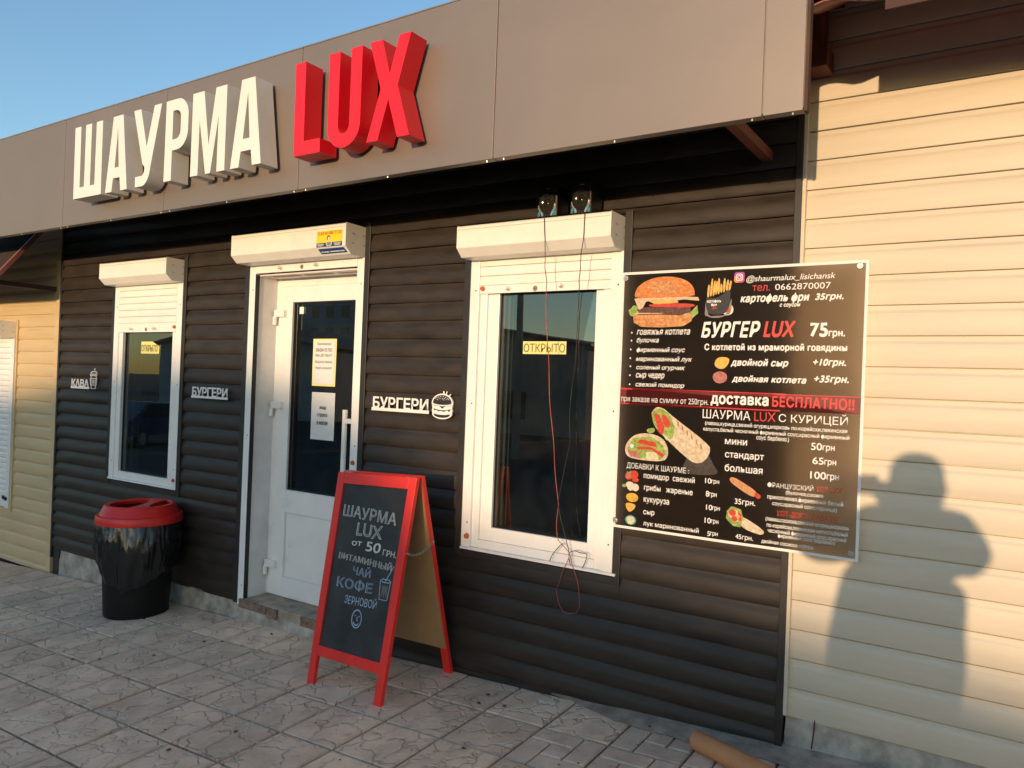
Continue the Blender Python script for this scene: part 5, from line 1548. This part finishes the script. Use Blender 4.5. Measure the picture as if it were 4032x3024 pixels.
# phone held just behind the lens
pc = CAM - CF * .016 + CR * .030 - CU * .040
def pq(a, b, d): return pc + CR * a + CU * b - CF * d
mb = MB(); mb.hexa([pq(-.078, -.037, 0), pq(.078, -.037, 0), pq(.078, -.037, .009), pq(-.078, -.037, .009), pq(-.078, .037, 0), pq(.078, .037, 0), pq(.078, .037, .009), pq(-.078, .037, .009)])
ph = mb.build('phone', 'phone', bevel=.004, loc=pc); tag(ph, 'dark phone held sideways by the photographer, its shadow on the banner edge', 'phone')

# ------------------------------------------------------------------ across the yard, out of frame: what shades the foot of the wall and shows in the panes
def hall(name, label, prof, y0, y1, wall, roof, doors=(), z0=-1.6):
    xs_ = [p[0] for p in prof]
    t = thing(name, (sum(xs_) / len(xs_), (y0 + y1) / 2, z0), label, 'building', 'low buildings across the yard')
    mb = MB(); n = len(prof)
    v = [(x, y0, z) for x, z in prof] + [(x, y1, z) for x, z in prof] + [(prof[0][0], y0, z0), (prof[-1][0], y0, z0), (prof[0][0], y1, z0), (prof[-1][0], y1, z0)]
    f = [tuple([2 * n, 2 * n + 1] + list(range(n - 1, -1, -1))), tuple([2 * n + 2, 2 * n + 3] + list(range(2 * n - 1, n - 1, -1))), (2 * n, 2 * n + 2, n, 0), (2 * n + 1, 2 * n + 3, 2 * n - 1, n - 1)]
    mb.add(v, f); mb.build('wall', wall, t)
    mb = MB()
    for (xa, za), (xb, zb_) in zip(prof[:-1], prof[1:]):
        ea = .4 if xa == prof[0][0] else 0; eb = .4 if xb == prof[-1][0] else 0
        mb.hexa([(xa - ea, y0 - .5, za), (xb + eb, y0 - .5, zb_), (xb + eb, y1 + .5, zb_), (xa - ea, y1 + .5, za), (xa - ea, y0 - .5, za + .12), (xb + eb, y0 - .5, zb_ + .12), (xb + eb, y1 + .5, zb_ + .12), (xa - ea, y1 + .5, za + .12)])
    mb.build('roof', roof, t)
    for a, b, c, d in doors: MB().box(a, b, y1, y1 + .06, c, d).build('window' if c > z0 + .5 else 'door', 'car_glass', t)
    return t
D_ = 37.0
def sil(x, z): return (x + .172 * D_, z + .089 * D_ - .12)  # unseen hall's roofline, shaped back from the shade edge on the wall
hall('market_hall', 'long low hall with a shallow roof across the yard, unseen, its roofline shaped to shade the wall foot', [sil(-13, .55), sil(-6.7, 1.23), sil(-5.4, 1.46), sil(-4.1, 1.46), sil(-2.8, 1.08), sil(-2.35, .68), sil(-1.4, .60), sil(-.1, .47), sil(2.6, .05)], -47, -D_, 'house_wall', 'roof_grey', [(-4, -2, .2, 1.6), (0, 2, .2, 1.6), (4, 5.2, -1.6, .8)])
hall('market_kiosk', 'flat kiosk left of the hall across the yard, seen only in the panes', [(-16, 3.2), (-12, 3.5), (-8.4, 3.2)], -34, -28, 'house_wall2', 'roof_grey', [(-14, -12.4, .0, 1.4), (-11, -9.6, .0, 1.4)])
hall('market_shed', 'wide shed with a low gable across the yard, seen only in the panes', [(-30, 3.6), (-24, 4.5), (-17.5, 3.5)], -40, -30, 'house_wall', 'roof_grey', [(-27, -25, -.2, 1.2), (-23, -21, -.2, 1.2)])
hall('market_store', 'gabled store farthest left across the yard, seen only in the panes', [(-48, 3.3), (-41, 4.6), (-33, 3.2)], -38, -27, 'house_wall2', 'roof_grey', [(-45, -43, -.2, 1.4), (-40, -37, -.2, 1.4)])
hall('apartment_block', 'tall pale apartment block far behind the sheds, seen only in the panes', [(-86, 13.0), (-70, 13.0)], -84, -72, 'house_wall2', 'roof_grey', [(-84 + 3 * i, -82.6 + 3 * i, 1 + 3 * j, 2.6 + 3 * j) for i in range(5) for j in range(4)], -2)
# bare trees behind the roofs
def bare_tree(x, y, h, seed, label):
    rnd = random.Random(seed)
    z0 = -1.3
    t = thing('bare_tree', (x, y, z0), label, 'tree', 'bare trees behind the sheds')
    tr = MB(); tr.tube([(x, y, z0), (x + .1, y, z0 + h * .3), (x + .15, y + .1, z0 + h * .55)], [.22, .16, .10], 7); tr.build('trunk', 'bark', t)
    cr = MB()
    def grow(p, d, L, r, lev):
        q = p + d * L
        cr.tube([p, q], [r, r * .6], 4, False)
        if lev == 0: return
        for k in range(4):
            nd = (d + Vector((rnd.uniform(-.7, .7), rnd.uniform(-.7, .7), rnd.uniform(-.1, .5)))).normalized()
            grow(p + d * L * rnd.uniform(.4, 1), nd, L * .62, r * .55, lev - 1)
    for k in range(7):
        grow(Vector((x + .12, y, z0 + h * (.26 + .045 * k))), Vector((rnd.uniform(-.8, .8), rnd.uniform(-.8, .8), 1)).normalized(), h * .24, .07, 3)
    cr.build('crown', 'bark', t)
for k, (x, y, h) in enumerate(((-47, -52, 8.5), (-52, -50, 9.5), (-57, -54, 9), (-63, -50, 9.5))):
    bare_tree(x, y, h, k + 3, ('bare tree right of the other three behind the sheds', 'tall bare tree second from the right behind the sheds', 'bare tree second from the apartment block', 'bare tree nearest the apartment block')[k])
# lamp pole with wires, mirrored in the right window
t = thing('utility_pole', (-14.1, -18.6, -1.0), 'concrete utility pole with wires across the yard, mirrored in the right window', 'pole')
MB().tube([(-14.1, -18.6, -1.0), (-14.1, -18.6, 8.6)], [.14, .09], 10).build('post', 'house_wall', t)
MB().box(-14.9, -13.3, -18.65, -18.55, 8.0, 8.12).build('cross_arm', 'bark', t)
for a_ in (-14.8, -13.4):
    MB().tube([Vector((a_, -18.6, 8.15)).lerp(Vector((a_ - 30, -26, 8.15)), k / 12) + Vector((0, 0, -3.2 * (k / 12) * (1 - k / 12))) for k in range(13)], .018, 5).build('wire', 'cable_black', t)
# parked car that the left window mirrors
def car(x, y, rz):
    t = thing('parked_car', (0, 0, 0), 'dark blue hatchback parked across the yard, seen only in the left pane', 'car')
    side = [(-2.05, .35), (-2.1, .62), (-1.95, .82), (-1.15, .92), (-.55, 1.38), (.95, 1.42), (1.75, .98), (2.05, .9), (2.1, .4)]
    mb = MB(); n = len(side)
    def sect(yy, sc): return [(a, yy, .35 + (b - .35) * sc) for a, b in side]
    rows = [sect(-.80, .97), sect(-.78, 1.0), sect(.78, 1.0), sect(.80, .97)]
    mb.add([p for r_ in rows for p in r_], [(i * n + k, i * n + k + 1, (i + 1) * n + k + 1, (i + 1) * n + k) for i in range(3) for k in range(n - 1)] + [tuple(range(n)), tuple(range(3 * n, 4 * n))])
    mb.build('body', 'car_blue', t, smooth=35)
    for s in (-1, 1):
        MB().add([(-1.0, s * .815, .95), (-.5, s * .815, 1.32), (.2, s * .815, 1.34), (.2, s * .815, .95)], [(0, 1, 2, 3)]).build('side_window', 'car_glass', t)
        MB().add([(.28, s * .815, .95), (.28, s * .815, 1.34), (.9, s * .815, 1.34), (1.45, s * .815, 1.0)], [(0, 1, 2, 3)]).build('side_window', 'car_glass', t)
        for wx in (-1.3, 1.3):
            w = MB(); w.tube([(wx, s * .68, .31), (wx, s * .84, .31)], .31, 22); w.build('wheel', 'tyre', t)
            w = MB(); w.tube([(wx, s * .842, .31), (wx, s * .85, .31)], .19, 18); w.build('rim', 'rim', t)
    MB().add([(-1.13, -.7, .945), (-.57, -.66, 1.37), (-.57, .66, 1.37), (-1.13, .7, .945)], [(0, 1, 2, 3)]).build('windscreen', 'car_glass', t)
    for s in (-.6, .6): MB().box(-2.09, -2.02, s - .16, s + .16, .62, .74).build('headlight', 'rim', t)
    t.location = (x, y, ground_z(x, y)); t.rotation_euler = (0, 0, rz)
    return t
car(-23.5, -11.0, radians(60))
